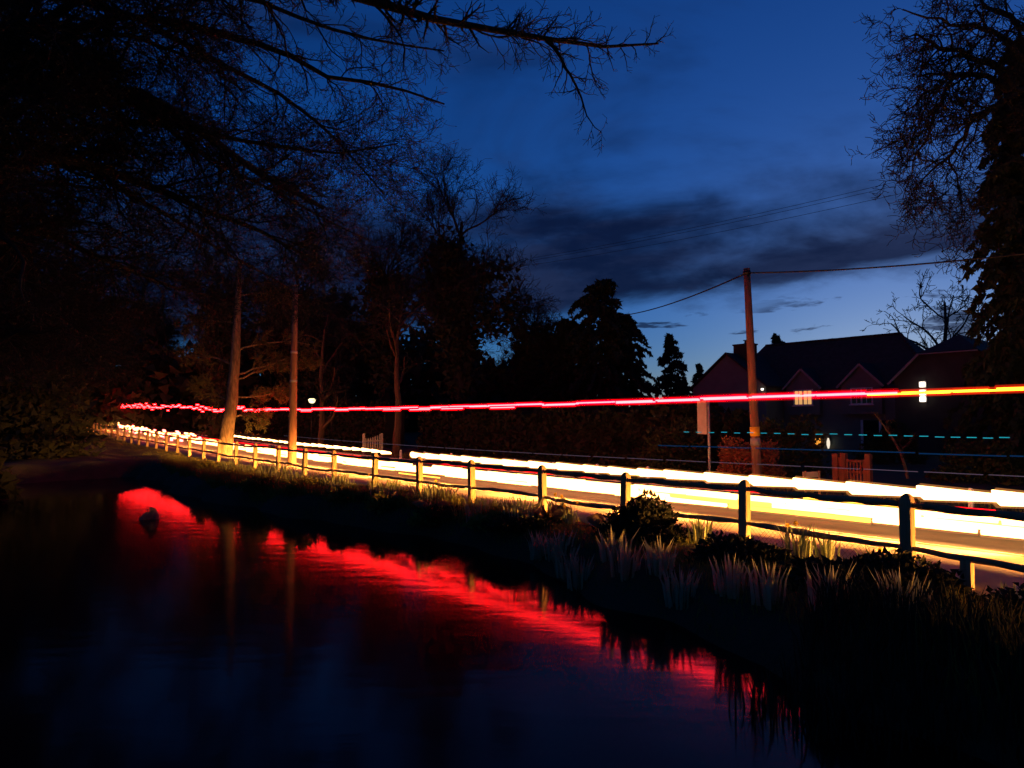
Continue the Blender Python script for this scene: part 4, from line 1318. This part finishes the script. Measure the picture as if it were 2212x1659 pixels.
# ------------------------------------------------------------------ grass, reeds, daffodils
def blades(s, p, h, w, lean, r):
    X, Y = RP(s, p); Z = ground_z(X, Y)
    M = len(s); az = r.uniform(0, 2 * pi, M)
    side = np.stack([np.cos(az), np.sin(az), np.zeros(M)], -1) * (w * r.uniform(.6, 1.3, M))[:, None]
    la = r.uniform(0, 2 * pi, M); ln = lean * r.uniform(0, 1, M) * h
    b = np.stack([X, Y, Z - .03], -1)
    mid = b + np.stack([np.cos(la) * ln * .35, np.sin(la) * ln * .35, h * .55], -1)
    tip = b + np.stack([np.cos(la) * ln, np.sin(la) * ln, h], -1)
    V = np.stack([b - side, b + side, mid + side * .8, mid - side * .8, tip], 1).reshape(-1, 3)
    i = np.arange(M) * 5
    return V, [np.stack([i, i + 1, i + 2, i + 3], -1), np.stack([i + 3, i + 2, i + 4], -1)]


def build_grass():
    r = np.random.default_rng(77)
    n = 56000
    s = np.concatenate([r.uniform(-6, 30, int(n * .72)), r.uniform(30, 85, n - int(n * .72))])
    p = path_edge(s) - .15 + np.abs(r.normal(size=n)) * -1.5 + r.uniform(-.2, .3, n)
    p = np.minimum(p, path_edge(s) - .05 + .12 * np.sin(s * 1.3) + .05 * r.normal(size=n))
    clump = .5 + .5 * np.sin(s * 2.1 + 1.7 * np.sin(p * 3)) * np.sin(s * .77 + 1)
    h = (.04 + .15 * clump * r.random(n)) * r.uniform(.6, 1.3, n)
    V, F = blades(s, p, h, .008, .9, r)
    tag(obj('grass', mesh_np('grass', V, F, 'grass', False)), 'rough grass along the pond bank beneath the fence', 'grass', kind='stuff')
    n = 14000
    s = r.uniform(-8, 75, n); p = P_ROAD1 + .3 + np.abs(r.normal(size=n)) * 1.6
    V, F = blades(s, p, .08 + .12 * r.random(n), .01, .8, r)
    tag(obj('grass', mesh_np('grass', V, F, 'grass', False)), 'short verge grass beyond the far side of the road', 'grass', kind='stuff')
    n = 15000
    s = r.uniform(0, 40, n); p = np.interp(s, [0, 4, 6.5, 9, 12, 16, 18.5, 21, 26, 31, 36, 60], [6.2, 7.5, 8.5, 9.0, 9.6, 9.5, 9.2, 8.5, 7.7, 7.7, 8.2, 8.4]) + .2 + 1.3 * r.random(n)
    V, F = blades(s, p, (.2 + .3 * r.random(n)) * np.where((s > 3) & (s < 13), .38, 1.0), .009, .45, r)
    tag(obj('reeds', mesh_np('reeds', V, F, 'grass', False)), 'dark sedge and reeds standing at the water edge', 'reeds', kind='stuff')


def build_sedge():
    r = np.random.default_rng(55); n = 7000
    s = r.uniform(-7, 4.2, n); p = 6.1 + 2.2 * r.random(n) ** .7 - .25 * np.clip(2 - s, 0, 6)
    keepm = (np.sin(s * 2.2 + p) + np.sin(p * 3.1 - s) + r.normal(size=n) * .5) > -.75
    s, p = s[keepm], p[keepm]; n = len(s)
    X, Y = RP(s, p); Z = np.maximum(ground_z(X, Y), WATER_Z - .1)
    az = r.uniform(0, 2 * pi, n); h = r.uniform(.25, .62, n); ln = h * r.uniform(0, .5, n); la = r.uniform(0, 2 * pi, n)
    side = np.stack([np.cos(az), np.sin(az), np.zeros(n)], -1) * .011
    b = np.stack([X, Y, Z], -1); mid = b + np.stack([np.cos(la) * ln * .3, np.sin(la) * ln * .3, h * .6], -1); tip = b + np.stack([np.cos(la) * ln, np.sin(la) * ln, h], -1)
    V = np.stack([b - side, b + side, mid + side * .8, mid - side * .8, tip], 1).reshape(-1, 3); i = np.arange(n) * 5
    tag(obj('sedge', mesh_np('sedge', V, [np.stack([i, i + 1, i + 2, i + 3], -1), np.stack([i + 3, i + 2, i + 4], -1)], 'bramble', False)), 'tall dark sedge standing in the shallow water below the nearest posts', 'sedge', kind='stuff')


def daffodil(name, s, p, label, seed, n=26, h=.42, fl=3, spread=.22, mat='daffodil_leaf'):
    r = random.Random(seed)
    q = road_pt(s, p); q.z = max(gz(q.x, q.y), WATER_Z - .03)
    e = empty(name, q, label, 'flower clump', 'daffodil clumps')
    mb = MB()
    for k in range(n):
        a = r.uniform(0, 2 * pi); b = r.uniform(0, spread); hh = h * r.uniform(.6, 1.1)
        x, y = cos(a) * b, sin(a) * b; lx, ly = cos(a) * hh * r.uniform(.05, .4), sin(a) * hh * r.uniform(.05, .4)
        t = r.uniform(0, pi); w = .019; sx, sy = cos(t) * w, sin(t) * w
        mb.add([(x - sx, y - sy, -.05), (x + sx, y + sy, -.05), (x + lx * .35 + sx, y + ly * .35 + sy, hh * .6), (x + lx * .35 - sx, y + ly * .35 - sy, hh * .6), (x + lx, y + ly, hh)],
               [(0, 1, 2, 3), (3, 2, 4)])
    o = mb.build('leaves', mat, e); o['kind'] = 'stuff'
    for k in range(fl):
        a = r.uniform(0, 2 * pi); b = r.uniform(0, spread * .8); hh = h * r.uniform(.95, 1.2)
        x, y = cos(a) * b, sin(a) * b
        m2 = MB(); m2.tube([(x, y, -.05), (x * 1.2, y * 1.2, hh)], [.006, .005], 4)
        so = m2.build('stem', mat, e)
        c = Vector((x * 1.2, y * 1.2, hh)); d = Vector((r.uniform(-1, 1), r.uniform(-1, 1), .15)).normalized()
        u = d.cross(Vector((0, 0, 1))).normalized(); v = d.cross(u); m3 = MB()
        for j in range(6):
            g = 2 * pi * j / 6; rd = u * cos(g) + v * sin(g); tg = u * -sin(g) + v * cos(g)
            m3.add([c, c + rd * .03 + tg * .016, c + rd * .052 + d * .01, c + rd * .03 - tg * .016], [(0, 1, 2, 3)])
        m3.tube([c, c + d * .015, c + d * .035], [.012, .014, .021], 6, False)
        m3.build('flower', 'petal', so)


def build_flowers():
    ords = {}
    P = POST_S
    nth = ['nearest', 'second', 'third', 'fourth', 'fifth', 'sixth', 'seventh', 'eighth', 'ninth', 'tenth', 'eleventh', 'twelfth']
    k = 0
    lab = 'pale-leaved daffodil clump '
    spots = [
        # (u, s/p by fence)  s, p, height, leaves, flowers, text
        (6.15, 11.1, .58, 44, 2, 'lit from behind midway between the two nearest posts'),
        (5.65, 11.0, .46, 34, 0, 'behind the wire netting right of the midway clump'),
        (4.75, 11.0, .50, 44, 1, 'close against the nearest post, on its pond side'),
        (2.9, 10.2, .34, 22, 0, 'between the stub posts under the lowest rail'),
        (8.2, 11.2, .48, 34, 0, 'on the right flank of the black bramble mound'),
        (12.3, 11.3, .42, 30, 3, 'with yellow flowers at the foot of the fifth post'),
        (11.6, 11.0, .40, 30, 2, 'with yellow flowers just right of the fifth post'),
        (10.3, 10.9, .36, 26, 0, 'at the foot of the fourth post'),
        (17.6, 11.2, .40, 28, 1, 'lit yellow at the foot of the seventh post'),
        (20.3, 11.3, .42, 28, 0, 'between the seventh and eighth posts'),
        (21.6, 11.3, .42, 28, 1, 'lit yellow at the foot of the eighth post'),
        (24.0, 11.3, .40, 26, 0, 'between the eighth and ninth posts'),
        (16.2, 10.7, .55, 40, 0, 'on the tall tangle right of the sixth post')]
    for s, p, h, n, fl, t in spots:
        daffodil('daffodil_clump', s, p, lab + t, 100 + k, n, h, fl); k += 1
    # rows lower down the bank towards the water
    r = random.Random(5)
    lows = [(9.9, 9.1), (9.3, 8.8), (8.7, 8.5), (8.2, 8.8), (7.6, 8.4), (7.1, 8.7), (6.5, 8.4), (10.6, 9.3), (5.7, 8.5), (5.0, 8.3), (4.2, 8.2), (3.4, 8.3)]
    for j, (s, p) in enumerate(lows):
        daffodil('daffodil_clump', s, p, lab + 'low on the bank near the water, number %s from the nearest post' % nth[min(11, len(lows) - 1 - j)] if False else lab + 'low on the bank by the water, ' + ['eighth', 'seventh', 'sixth', 'fifth', 'fourth', 'third', 'second', 'ninth', 'last before the dark', 'first in the dark', 'second in the dark', 'third in the dark'][j] + (' of the pale row' if j < 8 else ' corner'), 200 + j, 40, .52, 0, .24, 'pale_leaf')
    mids = [(18.3, 9.9, 'below the seventh post, half way to the water'), (22.2, 10.1, 'below the eighth post, half way to the water'), (24.6, 10.2, 'below the ninth post, half way to the water'), (27, 10.2, 'below the tenth post, half way to the water'), (28.2, 10.0, 'just beyond the tenth post, close to the water'), (33.5, 10.2, 'far along the bank below the red reflections end'),
            (13.6, 10.0, 'tall and yellowish beside the dark water inlet'), (16.4, 10.3, 'between the sixth and seventh posts, half way to the water'), (20.6, 9.6, 'low by the water below the bay left of the seventh post'),
            (23.4, 9.4, 'low by the water below the bay left of the eighth post'), (26, 9.2, 'low by the water below the bay left of the ninth post'), (30.5, 9.6, 'low by the water beyond the tenth post'), (12.3, 10.2, 'half way down the bank below the fifth post')]
    for j, (s, p, t) in enumerate(mids):
        daffodil('daffodil_clump', s, p, lab + t, 300 + j, 60, .58, 0, .42)
    for j in range(7):
        u = 452 + j * 17
        s = s_at(u, 22.0 + .2 * (j % 2))
        daffodil('daffodil_clump', s, 22.0 + .2 * (j % 2), 'flowering daffodil clump on the far verge left of the pine trunk, ' + ['first', 'second', 'third', 'fourth', 'fifth', 'sixth', 'seventh'][j] + ' from the bend', 400 + j, 26, .5, 6, .5)
    for j, s in enumerate((68, 71, 74, 78)):
        daffodil('daffodil_clump', s, 11.2, 'flowering daffodil clump on the far bank before the bend, ' + ['nearest', 'second', 'third', 'farthest'][j] + ' of four', 450 + j, 26, .5, 6, .5)
    # dead brown stems
    dry = [(19.8, 10.3, 'brown dead fern tuft below the seventh post'), (17.4, 10.0, 'brown dead fern tuft near the water inlet'), (15.6, 9.9, 'brown dead fern tuft beside the tall yellowish daffodils'), (12.0, 10.7, 'brown dead fern tuft below the fifth post'), (10.6, 11.2, 'brown dead leaves caught by the fourth post')]
    for j, (s, p, t) in enumerate(dry):
        q = road_pt(s, p); q.z = gz(q.x, q.y)
        e = empty('fern_tuft', q, t, 'fern', 'dead ferns'); r = random.Random(600 + j); mb = MB()
        for k in range(60):
            a = r.uniform(0, 2 * pi); L = r.uniform(.2, .48); b = r.uniform(0, .16); w = .012; tt = r.uniform(0, pi)
            x, y = cos(a) * b, sin(a) * b; sx, sy = cos(tt) * w, sin(tt) * w
            mb.add([(x - sx, y - sy, -.03), (x + sx, y + sy, -.03), (x + cos(a) * L * .5 + sx, y + sin(a) * L * .5 + sy, L * .8), (x + cos(a) * L, y + sin(a) * L, L * .62)], [(0, 1, 2), (0, 2, 3)])
        mb.build('fronds', 'dry_stem', e)['kind'] = 'stuff'


build_grass(); build_sedge(); build_flowers()
